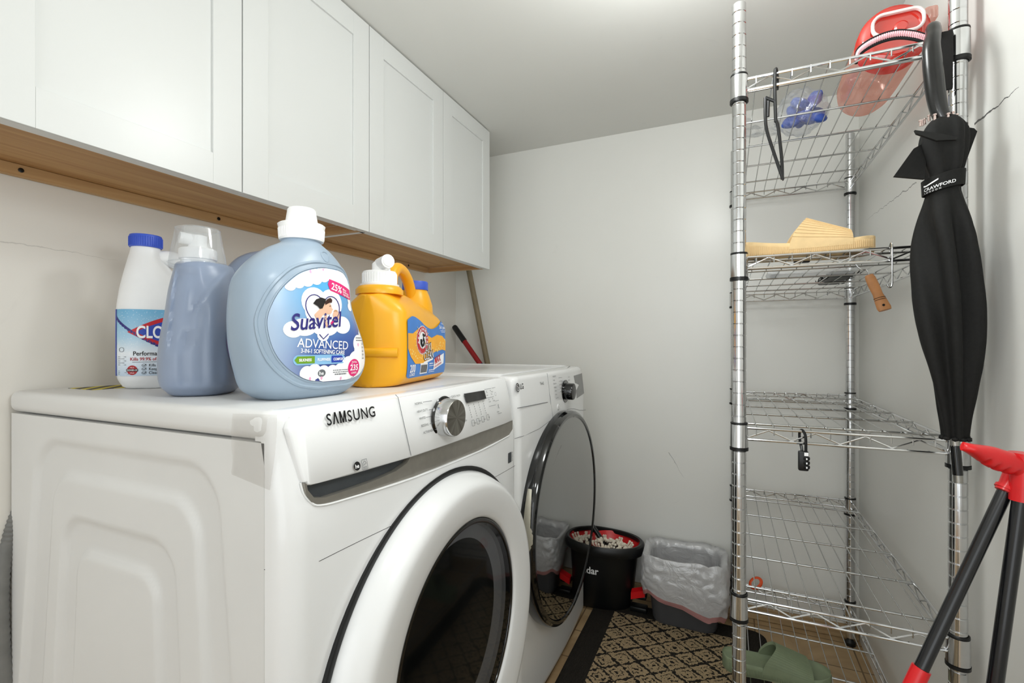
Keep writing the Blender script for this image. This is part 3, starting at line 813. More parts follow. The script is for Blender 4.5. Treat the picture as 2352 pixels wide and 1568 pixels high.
b = MB(); b.lathe([(.0285, 0), (.0285, .026), (.0275, .0285), (.02, .0292)], (xg(kz)+bowd(ky)+.002, ky, kz), 'x', 48); kd = obj('knob', b, GLOSSBLK, dfront)
b = MB(); b.lathe([(.0262, .0291), (.02, .0300)], (xg(kz)+bowd(ky)+.002, ky, kz), 'x', 48); kk = obj('knob_cap', b, M('dark_steel', (70, 70, 70), .3, 1., .1, 60), dfront)
b = MB(); Q = [FD(*p) for p in ((1314.5, 862.5), (1336, 857), (1341, 903), (1321.5, 914))]; b.rings([[gd(y, z, -.003) for y, z in Q], [gd(y, z, .0012) for y, z in Q]]); obj('display_window', b, M('grey_display', (122, 123, 122), .25), dfront, False)
b = MB(); p = FD(1275.5, 934); b.lathe([(.010, -.002), (.010, .0015), (.008, .0022)], (xg(p[1])+bowd(p[0]), p[0], p[1]), 'x', 24); obj('power_button', b, PANELW, dfront)
b = MB(); put_ring(b, p, .0095, .0101, lambda y, z: gd(y, z, .0025)); put_text(b, 'O', (p[0]-.002, p[1]-.0025), .006, lambda y, z: gd(y, z, .0026))
obj('button_print', b, INKGREY, dfront, False)
DD = (1.066, .515); o = (.020, DD[0], DD[1])
b = MB(); b.lathe([(.335, -.012), (.338, .0), (.338, .022), (.334, .030), (.326, .034), (.318, .0335), (.314, .030)], o, 'x', 128, cap=(False, False)); dd = obj('door', b, GLOSSBLK, dry, ang=30)
MIRR = M('smoked_mirror_glass', (158, 158, 156), .035, 1., .02, 3)
b = MB(); b.lathe([(.3175, .0300), (.28, .0318), (.2, .0332), (.1, .0340), (.004, .0343)], o, 'x', 128); obj('door_glass', b, MIRR, dd)
b = MB()
R = []
for k in range(25):
    a = PI*(.845+.245*k/24); w = .5+.5*math.sin(PI*k/24)
    R.append([Vector((o[0]+h, DD[0]+r*math.cos(a), DD[1]+r*math.sin(a))) for r, h in ((.3405, .002), (.3405, .002+.016*w), (.334, .006+.024*w), (.327, .03), (.324, .0))])
b.rings(R); obj('door_handle', b, M('bronze_grip', (168, 164, 150), .35, .4), dd, ang=50)

# ------------------------------------------------------------------ bottles
ZW = WT+.0010
def sup(t, a, c, n):
    cc, s = math.cos(t), math.sin(t)
    return (a*math.copysign(abs(cc)**(2/n), cc), c*math.copysign(abs(s)**(2/n), s))
class Bottle:
    """body lofted from rows (z, left, right, half depth, squareness); front is local -y"""
    def __init__(self, rows, n=56, levels=60, dip=None):
        self.rows = rows; self.dip = dip
        self.n, self.lv = n, levels
    def par(self, z):
        r = self.rows
        return [interp(r, z, k) for k in (1, 2, 3, 4)]
    def body(self):
        b = MB(); z0, z1 = self.rows[0][0], self.rows[-1][0]; R = []
        for i in range(self.lv+1):
            z = z0+(z1-z0)*i/self.lv; l, r, d, n = self.par(z); cx, a = (l+r)/2, (r-l)/2
            ring = []
            for k in range(self.n):
                x, y = sup(2*PI*k/self.n, a, d, n)
                if self.dip: y += self.dip(x+cx, y, z)
                ring.append(Vector((cx+x, y, z)))
            R.append(ring)
        l, r, d, n = self.par(z0); cx, a = (l+r)/2, (r-l)/2
        R.insert(0, [Vector((cx+sup(2*PI*k/self.n, a*.9, d*.9, n)[0], sup(2*PI*k/self.n, a*.9, d*.9, n)[1], 0)) for k in range(self.n)])
        b.rings(R); return b
    def front(self, s, z, o=.0008):
        l, r, d, n = self.par(z); cx, a = (l+r)/2, (r-l)/2
        q = min(.995, abs((s-cx)/a)); y = -d*(1-q**n)**(1/n)
        if self.dip: y += self.dip(s, y, z)
        nx = 0 if q < .02 else math.copysign(q**(n-1), s-cx)*d/a
        ny = -max(.05, (1-q**n)**((n-1)/n)); L = math.hypot(nx, ny)
        return Vector((s+o*nx/L, y+o*ny/L, z))

# --- the big softener bottle
sv = thing('softener_bottle', 'large pale blue bottle with a heart label and a white cap, in front', 'bottle', (-.147, .128, ZW), math.radians(86), local=True)
KZ = .952
rows = [(.004, -.066, .094, .048, 2.8), (.018, -.082, .110, .058, 2.9), (.05, -.092, .130, .062, 3.0), (.09, -.1, .128, .063, 3.0), (.13, -.102, .111, .063, 3.0), (.165, -.101, .098, .062, 2.9), (.20, -.096, .096, .060, 2.8), (.225, -.082, .093, .055, 2.6), (.245, -.064, .082, .049, 2.4), (.262, -.042, .066, .042, 2.2), (.272, -.024, .052, .036, 2.0), (.277, -.018, .046, .031, 2.0), (.288, -.018, .046, .031, 2.0)]
rows = [(r[0]*KZ,)+r[1:] for r in rows]
B = Bottle(rows, 64, 80)
LBL = [(.026, .012, .055), (.030, -.016, .084), (.038, -.036, .103), (.053, -.056, .116), (.073, -.071, .116), (.098, -.080, .107), (.126, -.083, .093), (.150, -.077, .082), (.174, -.064, .079), (.194, -.044, .078), (.206, -.024, .073), (.215, .004, .060), (.2175, .022, .044)]
LZ0, LZ1 = .026, .2175
def ledge(z, k): return interp(LBL, min(max(z, LZ0), LZ1), k)
bd = B.body()
# raised rim round the sunken label field, and the sweep of ridges over its top left
for off, rad in ((.0, .0020), (.013, .0034)):
    ring = []
    n = 70
    for i in range(n):
        a = 2*PI*i/n; z = (LZ0+LZ1)/2+((LZ1-LZ0)/2+.0015+off*.55)*math.cos(a); zq = (z-(LZ0+LZ1)/2)/((LZ1-LZ0)/2+.0015+off*.55)*(LZ1-LZ0)/2+(LZ0+LZ1)/2
        if a < PI: e = min(ledge(zq, 2)+.0015+off*.2, interp(rows, z, 2)-.004)
        else: e = ledge(zq, 1)-.0015-off*.75
        ring.append((e, z))
    bd.tube([B.front(e, z, -rad*.35) for e, z in ring], rad, 6, True)
# raised drop mark on the shoulder
bd.tube([B.front(.026+.010*math.sin(2*PI*k/24)*(.6+.4*math.cos(PI*k/24)**2), .238+.009*math.cos(2*PI*k/24), .0) for k in range(24)], .0012, 6, True)
obj('bottle_body', bd, SOFT, sv)
t = NT('softener_label'); sp = t.n('ShaderNodeSeparateXYZ'); t.l(t.coords(), sp.inputs[0])
hz = t.math('ADD', t.math('MULTIPLY', sp.outputs[2], 5.), t.math('MULTIPLY', t.math('SUBTRACT', sp.outputs[0], 0), -1.6))
t.l(t.ramp(hz, [(.18, lin((58, 70, 140))), (.42, lin((72, 104, 172))), (.62, lin((112, 158, 208))), (.9, lin((92, 178, 232)))]), t.b.inputs['Base Color'])
# left side of the print fades to pale
e = t.n('ShaderNodeMapRange'); t.l(sp.outputs[0], e.inputs[0]); e.inputs[1].default_value = -.088; e.inputs[2].default_value = -.01
cur = t.b.inputs['Base Color'].links[0].from_socket
t.l(t.mix(e.outputs[0], lin((176, 194, 216)), cur), t.b.inputs['Base Color']); t.b.inputs['Roughness'].default_value = .35
b = MB(); b.grid(lambda i, j: B.front(ledge(LZ0+(LZ1-LZ0)*j, 1)+(ledge(LZ0+(LZ1-LZ0)*j, 2)-ledge(LZ0+(LZ1-LZ0)*j, 1))*i, LZ0+(LZ1-LZ0)*j, .0009), 44, 70)
lb = obj('front_label', b, t.m, sv)
def f1(s, z): return B.front(s, z, .0014)
def f2(s, z): return B.front(s, z, .0018)
def f3(s, z): return B.front(s, z, .0022)
def f4(s, z): return B.front(s, z, .0026)
def clip_fn(fn):
    def g(s, z):
        z = min(max(z, LZ0+.0006), LZ1-.0004); s = min(max(s, ledge(z, 1)+.0005), ledge(z, 2)-.0005); return fn(s, z)
    return g
b = MB()
for c, r in (((-.052, .182), .010), ((-.038, .188), .011), ((-.023, .194), .013), ((-.006, .200), .014), ((.010, .206), .014), ((.03, .206), .014), ((.048, .204), .014), ((.062, .197), .013), ((.071, .186), .013), ((.078, .168), .011), ((.074, .156), .008), ((.01, .212), .012), ((.03, .214), .012), ((-.02, .203), .012), ((.055, .21), .012), ((-.04, .197), .01),
             ((-.024, .042), .012), ((-.010, .044), .013), ((-.018, .036), .012), ((.008, .041), .013), ((.026, .040), .014), ((.042, .042), .014), ((.062, .05), .018), ((.08, .058), .019), ((.096, .075), .020), ((.104, .092), .015), ((.090, .090), .016), ((.104, .06), .018), ((.09, .045), .018), ((.06, .036), .018), ((.014, .033), .014), ((.036, .031), .014), ((.104, .106), .010)):
    put_poly(b, circ(c, r, 20), clip_fn(f1))
# halo behind the heart and the name
for c, r, sx in (((-.010, .158), .0235, 1.05), ((.024, .158), .0235, 1.05), ((.007, .144), .030, 1.2), ((-.03, .116), .014, 1.6), ((.01, .117), .015, 1.8), ((.048, .122), .015, 1.3), ((-.048, .112), .013, 1.2), ((.006, .104), .010, 1.2)):
    put_poly(b, circ(c, r, 24, sx), clip_fn(f1))
obj('label_petals', b, PAPERW, lb, False)
for c in ((-.014, .207), (.012, .2145), (-.018, .033), (.004, .033), (.07, .053), (.088, .088), (.045, .03)):
    b = MB(); put_poly(b, circ(c, .0032, 8, .6), clip_fn(f2)); obj('petal_tint', b, PALEPINK, lb, False)
def heart(k, c=(0, .145)):
    pts = []
    for i in range(48):
        a = 2*PI*i/48; x = 16*math.sin(a)**3; y = 13*math.cos(a)-5*math.cos(2*a)-2*math.cos(3*a)-math.cos(4*a)
        pts.append((c[0]+x*k*1.05, c[1]+y*k*1.15))
    return pts
HT = heart(.00205, (.007, .1415))
b = MB(); hh = HT; 
for seg in (hh[30:]+hh[:1], hh[:19]): b.tube([f2(*p) for p in seg], .0008, 5)
b.tube([f2(*p) for p in ((-.002, .105), (.006, .0975), (.016, .106))], .0009, 5)
put_text(b, 'Suavitel', (-.054, .110), .037, f4, bold=.012, shear=.22, sx=.86, rot=.10)
obj('brand_lettering', b, NAVY, lb, False)
def sh(pts, dx=.008, dz=-.004): return [(x+dx, z+dz) for x, z in pts]
b = MB()   # the printed picture in the heart: a mother leaning to a baby
put_poly(b, sh([(-.020, .141), (-.010, .150), (-.001, .158), (.004, .163), (.011, .163), (.015, .158), (.0158, .154), (.0185, .1515), (.0160, .1495), (.0155, .1465), (.0125, .1435), (.007, .1430), (.002, .1445), (-.003, .1410), (-.010, .1330), (-.016, .1340)]), f3); obj('printed_face', b, SKIN, lb, False)
b = MB(); put_poly(b, sh([(.001, .1445), (.0035, .1465), (.005, .1400), (.0035, .1310), (.0075, .1240), (.004, .1210), (.000, .1290)]), f4); obj('printed_hand', b, SKIN, lb, False)
b = MB(); put_poly(b, sh(circ((.0255, .1420), .0078, 18)), f3); obj('printed_baby', b, SKIN, lb, False)
b = MB(); put_poly(b, sh([(.002, .158), (.002, .163), (.006, .168), (.013, .171), (.017, .168), (.016, .163), (.011, .1625)]), f4); obj('printed_hair', b, HAIR, lb, False)
b = MB(); put_poly(b, sh([(-.022, .159), (-.016, .166), (-.006, .170), (.004, .168), (.002, .162), (-.001, .157), (-.004, .152), (-.009, .151), (-.013, .155)]), f4); obj('printed_dark_hair', b, HAIRD, lb, False)
b = MB(); put_poly(b, sh([(.0105, .1572), (.0130, .1580), (.0138, .1570), (.011, .1560)]), f4); obj('printed_eye', b, HAIRD, lb, False)
b = MB(); put_poly(b, sh([(.0185, .148), (.022, .1515), (.0275, .1510), (.0285, .1485), (.024, .1490)]), f4); obj('printed_baby_hair', b, M('light_brown_print', (196, 150, 110), .5), lb, False)
b = MB(); put_poly(b, [(.020, .125), (.025, .129), (.0275, .1255), (.0235, .121)], f4); obj('printed_red_heart', b, PINK, lb, False)
def lett(nm, mat, par, *items):
    b = MB()
    for s_, p_, h_, fn_, kw in items: put_text(b, s_, p_, h_, fn_, **kw)
    return obj(nm, b, mat, par, False)
b = MB(); put_poly(b, [(.018, .190), (.022, .199), (.045, .1945), (.0755, .186), (.079, .169), (.072, .1685), (.022, .1795)], clip_fn(f2)); obj('pink_banner', b, PINK, lb, False)
b = MB(); put_poly(b, circ((.076, .047), .0155, 28), clip_fn(f2)); obj('pink_roundel', b, PINK, lb, False)
lett('banner_lettering', PAPERW, lb, ('25%', (.0235, .1825), .0165, clip_fn(f3), dict(bold=.02, rot=-.24, sx=.9)), *[(q, (.0515, .1835-.0042*k), .0052, clip_fn(f3), dict(bold=.012, rot=-.24, sx=.9)) for k, q in enumerate(('More', 'Softening', 'Ingredients*'))])
lett('title_lettering', PAPERW, lb, ('ADVANCED', (-.042, .0845), .0205, f2, dict(sx=.92, bold=.004, rot=-.05)))
lett('tagline_lettering', PAPERW, lb, ('3-IN-1 SOFTENING CARE', (-.036, .0755), .0095, f2, dict(sx=.83, bold=.016, rot=-.05)))
lett('roundel_lettering', PAPERW, lb, ('235', (.076, .0425), .0145, f3, dict(bold=.02, align='CENTER')), ('TOTAL', (.076, .0555), .0045, f3, dict(align='CENTER', bold=.02)), ('LOADS', (.076, .0365), .0045, f3, dict(align='CENTER', bold=.02)))
b = MB(); put_poly(b, rrect(-.0475, .053, .0555, .0715, .008), f1); pl = obj('pill_frame', b, SKYP, lb, False)
b = MB(); put_poly(b, [(-.041, .058), (-.0455, .0637), (-.041, .0695), (-.0105, .0695), (-.0105, .058)], f2); obj('pill_green', b, GREENP, lb, False)
b = MB(); put_poly(b, [(.023, .058), (.023, .0695), (.045, .0695), (.0505, .0637), (.045, .058)], f2); obj('pill_blue', b, BLUEP, lb, False)
lett('pill_lettering', PAPERW, lb, *[(q, (x, .0615), .0062, f3, dict(sx=.82, bold=.03)) for q, x in (('SILKINESS', -.0385), ('FLUFFINESS', -.0055), ('COMFORT', .0265))])
b = MB(); put_poly(b, circ((.004, .041), .0062, 18, 1.25), f2); obj('efficiency_badge', b, INKGREY, lb, False)
b = MB()
for k in range(16): put_poly(b, [(.100, .062+.0022*k), (.108, .062+.0022*k), (.108, .0630+.0022*k-.0004*(k % 3)), (.100, .0630+.0022*k-.0004*(k % 3))], clip_fn(f2))
obj('barcode', b, INKGREY, lb, False)
def strips(nm, mat, par, fn, *rows_):
    """lines of print too small to read"""
    b = MB()
    for x0, z0, w_, h_ in rows_:
        x = x0
        while x < x0+w_-.001:
            q = min(x0+w_, x+random.uniform(.0025, .006)); put_poly(b, [(x, z0), (q, z0), (q, z0+h_), (x, z0+h_)], fn); x = q+.0009
    return obj(nm, b, mat, par, False)
strips('small_print', INKGREY, lb, clip_fn(f2), (.082, .0995, .020, .0016), (.082, .0950, .022, .0016))
strips('small_print', INKGREY, lb, clip_fn(f2), (.027, .0440, .034, .0012), (.027, .0405, .034, .0012), (.031, .0365, .026, .0020))
lett('badge_lettering', PAPERW, lb, ('he', (-.0015, .0382), .0085, f3, dict(bold=.02, sx=1.1)))
b = MB(); o = (.015, 0, -.0135)
b.lathe([(.0295, .280), (.0355, .2805), (.0360, .283), (.0375, .304), (.0385, .3075), (.0365, .309), (.0275, .308), (.0262, .312), (.0228, .334), (.0208, .3365), (.016, .337)], o, 'z', 64)
cpw = obj('cap', b, CAPW, sv, label='white screw cap')
b = MB()
for k in range(56):
    a = 2*PI*k/56; b.tube([Vector((o[0]+.0362*math.cos(a), .0362*math.sin(a), .270)), Vector((o[0]+.0372*math.cos(a), .0372*math.sin(a), .2865))], .0007, 4)
obj('cap_ribs', b, CAPW, cpw)

# --- narrow grey-blue bottle with clear dosing cap
nb = thing('softener_bottle', 'grey-blue bottle under a clear dosing cap, between the bleach and the large blue bottle', 'bottle', (-.352, .108, ZW), math.radians(134), local=True)
rows = [(.004, -.078, .078, .05, 2.6), (.02, -.090, .090, .06, 2.8), (.06, -.096, .096, .063, 2.8), (.11, -.095, .095, .060, 2.6), (.15, -.088, .088, .055, 2.5), (.20, -.076, .080, .051, 2.4), (.235, -.062, .074, .047, 2.3), (.248, -.056, .064, .045, 2.2), (.253, -.05, .052, .043, 2.1)]
def dip2(x, y, z):
    if x > .02: return 0
    # flowing grooves on the narrow side
    g = math.exp(-((y-.012-.10*(z-.17))/.010)**2)*smooth(.06, .12, z)*(1-smooth(.21, .235, z))
    return 0
B2b = Bottle(rows, 96, 90, None)
bd = B2b.body()
for v in bd.bm.verts:
    v.co.z *= .925
    x, y, z = v.co; z /= .925
    if x < .05 and z > .01:
        w = smooth(.05, -.02, x)
        leaf = smooth(.034, .030, y)*smooth(-.004-.012*math.sin(PI*min(1, max(0, (z-.085)/.16))), .006, y)*smooth(.075, .105, z)*(1-smooth(.225, .245, z))
        line = z-.105-(.018-y)*2.1
        sweep = smooth(.0, .02, line)*smooth(.10, .03, line)*smooth(.012, -.006, y)
        flute = (smooth(.0, -.012, line))*(1-smooth(.14, .19, z))*smooth(.012, .03, z)*(.5-.5*math.cos((y-.02)*260))*smooth(.024, .012, y)
        v.co.x += w*(.0060*leaf+.0075*sweep+.0035*flute)
obj('bottle_body', bd, SOFT2, nb)
t = NT('side_label'); sp = t.n('ShaderNodeSeparateXYZ'); t.l(t.coords(), sp.inputs[0])
t.l(t.ramp(t.math('MULTIPLY', sp.outputs[2], 6), [(.15, lin((120, 60, 150))), (.5, lin((120, 110, 160))), (.9, lin((150, 160, 190)))]), t.b.inputs['Base Color'])
def r2(z): return (.030+.14*(1-math.sqrt(max(0, 1-((z-.085)/.062)**2)))*.3)
def n2(s_, z, o): p = B2b.front(s_, z/.925, o); p.z = z; return p
b = MB(); b.grid(lambda i, j: n2(-.072+.03*(2*j-1)**2+(.144-.06*(2*j-1)**2)*i, .026+.115*j, .0009), 24, 20); lb2 = obj('front_label', b, t.m, nb)
b = MB(); put_text(b, '235', (-.062, .090), .013, lambda s, z: n2(s, z, .0018)); obj('load_lettering', b, PAPERW, lb2, False)
b = MB(); put_text(b, '44', (-.060, .053), .014, lambda s, z: n2(s, z, .0018)); obj('volume_lettering', b, PAPERW, lb2, False)
cx = -.006
b = MB(); b.lathe([(.027, .232), (.027, .242), (.030, .243), (.030, .260), (.028, .262), (.018, .263), (.014, .270), (.014, .286), (.004, .289)], (cx, 0, 0), 'z', 36)
b.tube([Vector((cx, 0, .278)), Vector((cx-.012, .026, .280))], [.010, .0105], 14)
for v in b.bm.verts: v.co.y += .009
obj('spout', b, CAPW, nb, label='white pouring spout')
b = MB(); b.lathe([(.0455, .229), (.0455, .234), (.0440, .246), (.0355, .294), (.0345, .2975), (.028, .2985)], (cx, 0, 0), 'z', 48)
b.lathe([(.0462, .2345), (.0475, .2355), (.0462, .2365)], (cx, 0, 0), 'z', 48, cap=(False, False)); b.lathe([(.0345, .2965), (.0358, .2978), (.0345, .2990)], (cx, 0, 0), 'z', 48, cap=(False, False))
for v in b.bm.verts: v.co.y += .009
obj('dosing_cap', b, CLEARCAP, nb, label='clear dosing cap')

# --- bleach
def jug(name, label, cat, loc, rz, mat, capmat, k=1., mirror=1):
    t = thing(name, label, cat, loc, rz, local=True)
    rows = [(.004, -.085, .085, .048, 2.6), (.02, -.094, .094, .056, 2.8), (.05, -.096, .096, .058, 2.8), (.16, -.096, .096, .058, 2.8), (.18, -.094, .088, .056, 2.6), (.205, -.090, .060, .050, 2.4), (.235, -.083, .020, .044, 2.2), (.262, -.076, -.005, .036, 2.0), (.280, -.071, -.012, .0295, 2.0), (.287, -.070, -.012, .029, 2.0), (.296, -.070, -.012, .029, 2.0)]
    kx = k*.86
    rows = [(a*k, b_*kx, c*kx, d*kx, n) for a, b_, c, d, n in rows]
    if mirror < 0: rows = [(a, -c, -b_, d, n) for a, b_, c, d, n in rows]
    B = Bottle(rows, 56, 70)
    bd = B.body()
    hp = curve([(mirror*x*kx, 0, z*k) for x, z in ((-.020, .262), (.006, .268), (.032, .258), (.056, .238), (.072, .212), (.078, .185), (.074, .168))], 8)
    bd.tube(hp, [(.013+.004*abs(i/len(hp)-.5)*2)*k for i in range(len(hp))], 14, flat=1.15)
    obj('bottle_body', bd, mat, t)
    b = MB(); cx = mirror*-.041*kx
    b.lathe([(.024*k, .287*k), (.0275*k, .2875*k), (.028*k, .290*k), (.028*k, .310*k), (.0268*k, .3125*k), (.022*k, .3130*k)], (cx, 0, 0), 'z', 48)
    cp = obj('cap', b, capmat, t)
    b = MB()
    for q in range(44):
        a = 2*PI*q/44; b.tube([Vector((cx+.0281*k*math.cos(a), .0281*k*math.sin(a), .2895*k)), Vector((cx+.0281*k*math.cos(a), .0281*k*math.sin(a), .308*k))], .0008, 4)
    obj('cap_ribs', b, capmat, cp)
    return t, B
bl, BB = jug('bleach_bottle', 'white bleach jug with a blue cap and a blue label, at the far left', 'bottle', (-.552, .158, ZW), math.radians(60), WHITEPL, BLUECAP)
t = NT('bleach_label'); sp = t.n('ShaderNodeSeparateXYZ'); t.l(t.coords(), sp.inputs[0])
base = t.ramp(t.math('MULTIPLY', sp.outputs[2], 6), [(.18, lin((196, 214, 232))), (.42, lin((232, 238, 244))), (.62, lin((170, 208, 232))), (.92, lin((112, 176, 214)))])
bub = t.n('ShaderNodeTexVoronoi'); bub.inputs['Scale'].default_value = 260; t.l(t.coords(), bub.inputs[0])
t.l(t.mix(t.math('MULTIPLY', t.math('LESS_THAN', bub.outputs[0], .22), .28), base, (1, 1, 1)), t.b.inputs['Base Color'])
t.b.inputs['Roughness'].default_value = .35
def blf(a, z, o=.0009):
    return BB.front(a*.86, z, o)
b = MB(); b.grid(lambda i, j: blf(-.0948+.1896*i, .026+.132*j), 60, 24)
bl2 = obj('front_label', b, t.m, bl)
g1 = lambda s, z: blf(s, z, .0014); g2 = lambda s, z: blf(s, z, .0018); g3 = lambda s, z: blf(s, z, .0022)
LC = (.010, .113)
b = MB()
# blue swoosh down the left edge
L0 = [(-.093+.100*(k/16)**1.6, .150-.070*(k/16)-.002) for k in range(17)]
for k in range(16): put_poly(b, [L0[k], L0[k+1], (L0[k+1][0]-.001, L0[k+1][1]-.0045), (L0[k][0]-.001, L0[k][1]-.006)], g1)
obj('label_swoosh', b, NAVY, bl2, False)
def lozenge(k):
    W, H = .083*k, .034*k; pts = []
    for (x0, y0), (x1, y1), bl_ in (((-W, 0), (0, H), .35), ((0, H), (W, 0), .35), ((W, 0), (0, -H), -.35), ((0, -H), (-W, 0), -.35)):
        for i in range(8):
            f = i/8; bulge = math.sin(PI*f)*.10*H*(1 if y0+y1 > 0 else -1)
            pts.append((LC[0]+x0+(x1-x0)*f, LC[1]+y0+(y1-y0)*f+bulge))
    return pts
b = MB(); put_poly(b, lozenge(1.0), g1); obj('logo_red', b, REDP, bl2, False)
b = MB(); put_poly(b, [(LC[0]+(x-LC[0])*.82, LC[1]+(z-LC[1])*.74) for x, z in lozenge(1.)], g2); obj('logo_blue', b, BLUEP, bl2, False)
b = MB(); put_text(b, 'CLOROX', (-.057, LC[1]-.0115), .034, g3, bold=.022, sx=.74); obj('brand_lettering', b, PAPERW, bl2, False)
b = MB(); put_text(b, 'Performance', (-.063, .0665), .0118, g1, bold=.014)
for k, s in enumerate(('Kills Household Germs', 'Keeps Whites White', 'Cleans & Deodorizes')):
    put_text(b, s, (-.034, .0445-.0075*k), .0078, g1, bold=.006)
    put_ring(b, (-.0425, .047-.0075*k), .0024, .0029, g1, 16, 1.5); b.tube([g1(-.0445, .0475-.0075*k), g1(-.0430, .0455-.0075*k), g1(-.0385, .0495-.0075*k)], .0004, 4)
b.tube([g1(-.064+.09*k/8, .0535) for k in range(9)], .0003, 4)
for k in range(5): b.tube([g1(-.089, .064-.004*k), g1(-.075-.003*(k % 2), .064-.004*k)], .0004, 4)
for k in range(3): b.tube([g1(-.089, .036-.003*k), g1(-.070-.004*(k % 2), .036-.003*k)], .00035, 4)
put_ring(b, (-.083, .078), .004, .0046, g1, 16)
obj('black_lettering', b, INK, bl2, False)
b = MB(); put_text(b, 'Kills 99.9% of Bacteria', (-.068, .0565), .0088, g1, bold=.014); put_poly(b, circ((-.064, .0375), .0095, 20), g1); obj('red_lettering', b, DARKRED, bl2, False)
b = MB(); put_poly(b, rrect(-.0745, -.0535, .0350, .0400, .001, 2), g2); obj('badge_band', b, INK, bl2, False)
b = MB(); put_text(b, 'COVID-19', (-.064, .0362), .0042, g3, align='CENTER', bold=.02); put_text(b, 'KILLS', (-.064, .0417), .0030, g3, align='CENTER'); put_text(b, 'VIRUS', (-.064, .031), .0030, g3, align='CENTER'); obj('badge_lettering', b, PAPERW, bl2, False)
b = MB(); put_poly(b, [(-.0948, .026), (-.0925, .026), (-.0925, .158), (-.0948, .158)], g1); obj('label_edge', b, BLUEP, bl2, False)

# --- pale jug behind
hj = thing('softener_jug', 'pale grey-blue round-shouldered bottle mostly hidden behind the large blue bottle', 'bottle', (-.440, .332, ZW), math.radians(62), local=True)
rows = [(.004, -.094, .094, .040, 2.6), (.02, -.104, .104, .048, 2.8), (.10, -.110, .110, .052, 2.8), (.20, -.110, .110, .050, 2.6), (.25, -.102, .108, .046, 2.5), (.28, -.082, .102, .041, 2.3), (.298, -.052, .094, .036, 2.2), (.307, -.015, .086, .032, 2.0), (.312, .024, .082, .029, 2.0), (.320, .026, .080, .027, 2.0)]
Bj = Bottle(rows, 56, 70)
obj('bottle_body', Bj.body(), SOFT2, hj)
b = MB(); b.lathe([(.026, .318), (.030, .3185), (.0305, .338), (.028, .341), (.02, .3415)], (.053, 0, 0), 'z', 36); obj('cap', b, CAPW, hj)

# --- yellow detergent jug
yj = thing('detergent_jug', 'yellow detergent jug with a white spigot, handle and blue rear cap', 'bottle', (-.185, .463, ZW), math.radians(104.5), local=True)
def ytop(s):
    return interp([(-.155, .190, 0), (-.14, .200, 0), (-.11, .204, 0), (-.06, .204, 0), (-.01, .202, 0), (.03, .196, 0), (.07, .192, 0), (.11, .184, 0), (.135, .165, 0), (.15, .135, 0), (.158, .115, 0)], s, 1)
def yb(s):
    q = max(0, abs(s)-.125)/.036; return .073*math.sqrt(max(.05, 1-q*q))
def ysec(s, k=1.):
    d, h = yb(s)*k, ytop(s); n = 40; out = []
    for i in range(n):
        x, z = sup(2*PI*i/n, d, h/2*(.96+.04*k), 6.); zz = h/2+z
        # shoulders rounder than the base
        if zz > h*.70: x *= 1-.5*smooth(.70, 1.0, zz/h)**1.5
        if zz < .012: x *= .96
        out.append(Vector((s, x, max(0, zz))))
    return out
S = [-.1600+.320*i/40 for i in range(41)]
b = MB(); b.rings([[Vector((p.x*1.006, p.y*.82, .09+(p.z-.09)*.92)) for p in ysec(-.160)]]+[ysec(s) for s in S]+[[Vector((p.x*1.006, p.y*.82, .07+(p.z-.07)*.9)) for p in ysec(.16)]])
hd = curve([(-.040, 0, .185), (-.042, 0, .220), (-.036, 0, .248), (-.012, 0, .266), (.020, 0, .265), (.048, 0, .252), (.068, 0, .232), (.082, 0, .205)], 8)
b.tube(hd, [.0135]*len(hd), 16, flat=1.05)
b.lathe([(.046, .165), (.044, .19), (.036, .215), (.031, .226), (.031, .232)], (.106, 0, 0), 'z', 32)
b.lathe([(.050, .195), (.050, .2055), (.044, .212), (.040, .214)], (-.103, 0, 0), 'z', 36)
# thumb dent moulding on the near end
b.tube(curve([(-.150, -.062, .072), (-.1575, -.03, .072), (-.1590, .0, .072), (-.158, .03, .072)], 6), .0095, 12)
obj('jug_body', b, YELLOW, yj, ang=55)
b = MB(); b.lathe([(.041, .213), (.0415, .217), (.036, .219), (.036, .242), (.034, .245), (.016, .246), (.016, .262), (.012, .266)], (-.103, 0, 0), 'z', 40)
b.tube([(-.103, 0, .262), (-.122, -.022, .263), (-.131, -.032, .263)], [.0125, .0135, .0145], 18); b.tube([(-.132, -.0332, .263), (-.126, -.0265, .263)], [.0108, .0105], 14)
b.box(-.100, -.072, -.012, .012, .252, .268, .003); b.box(-.080, -.072, -.012, .012, .243, .266, .002)
sp_ = obj('spigot', b, CAPW, yj, label='white press spigot')
b = MB()
for k in range(40):
    a = 2*PI*k/40; b.tube([(-.103+.0362*math.cos(a), .0362*math.sin(a), .2205), (-.103+.0362*math.cos(a), .0362*math.sin(a), .2405)], .0008, 4)
obj('collar_ribs', b, CAPW, sp_)
b = MB(); b.lathe([(.0325, .228), (.0330, .230), (.0330, .247), (.0315, .250), (.028, .2505)], (.106, 0, 0), 'z', 40); obj('cap', b, BLUECAP, yj, label='blue rear cap')
def yf(o):
    def g(s, z):
        h = ytop(s); d = yb(s); q = min(.98, abs(z-h/2)/(h/2)); y = d*(1-q**6)**(1/6)
        if z > h*.70: y *= 1-.5*smooth(.70, 1., z/h)**1.5
        return Vector((s, -y-o, z))
    return g
def ltop(s): return interp([(-.128, .140, 0), (-.10, .149, 0), (-.06, .143, 0), (-.02, .131, 0), (.02, .125, 0), (.06, .132, 0), (.10, .147, 0), (.125, .147, 0), (.14, .125, 0), (.15, .10, 0)], s, 1)
def lbot(s): return .016+.008*max(0, (-.110-s)/.02)**2
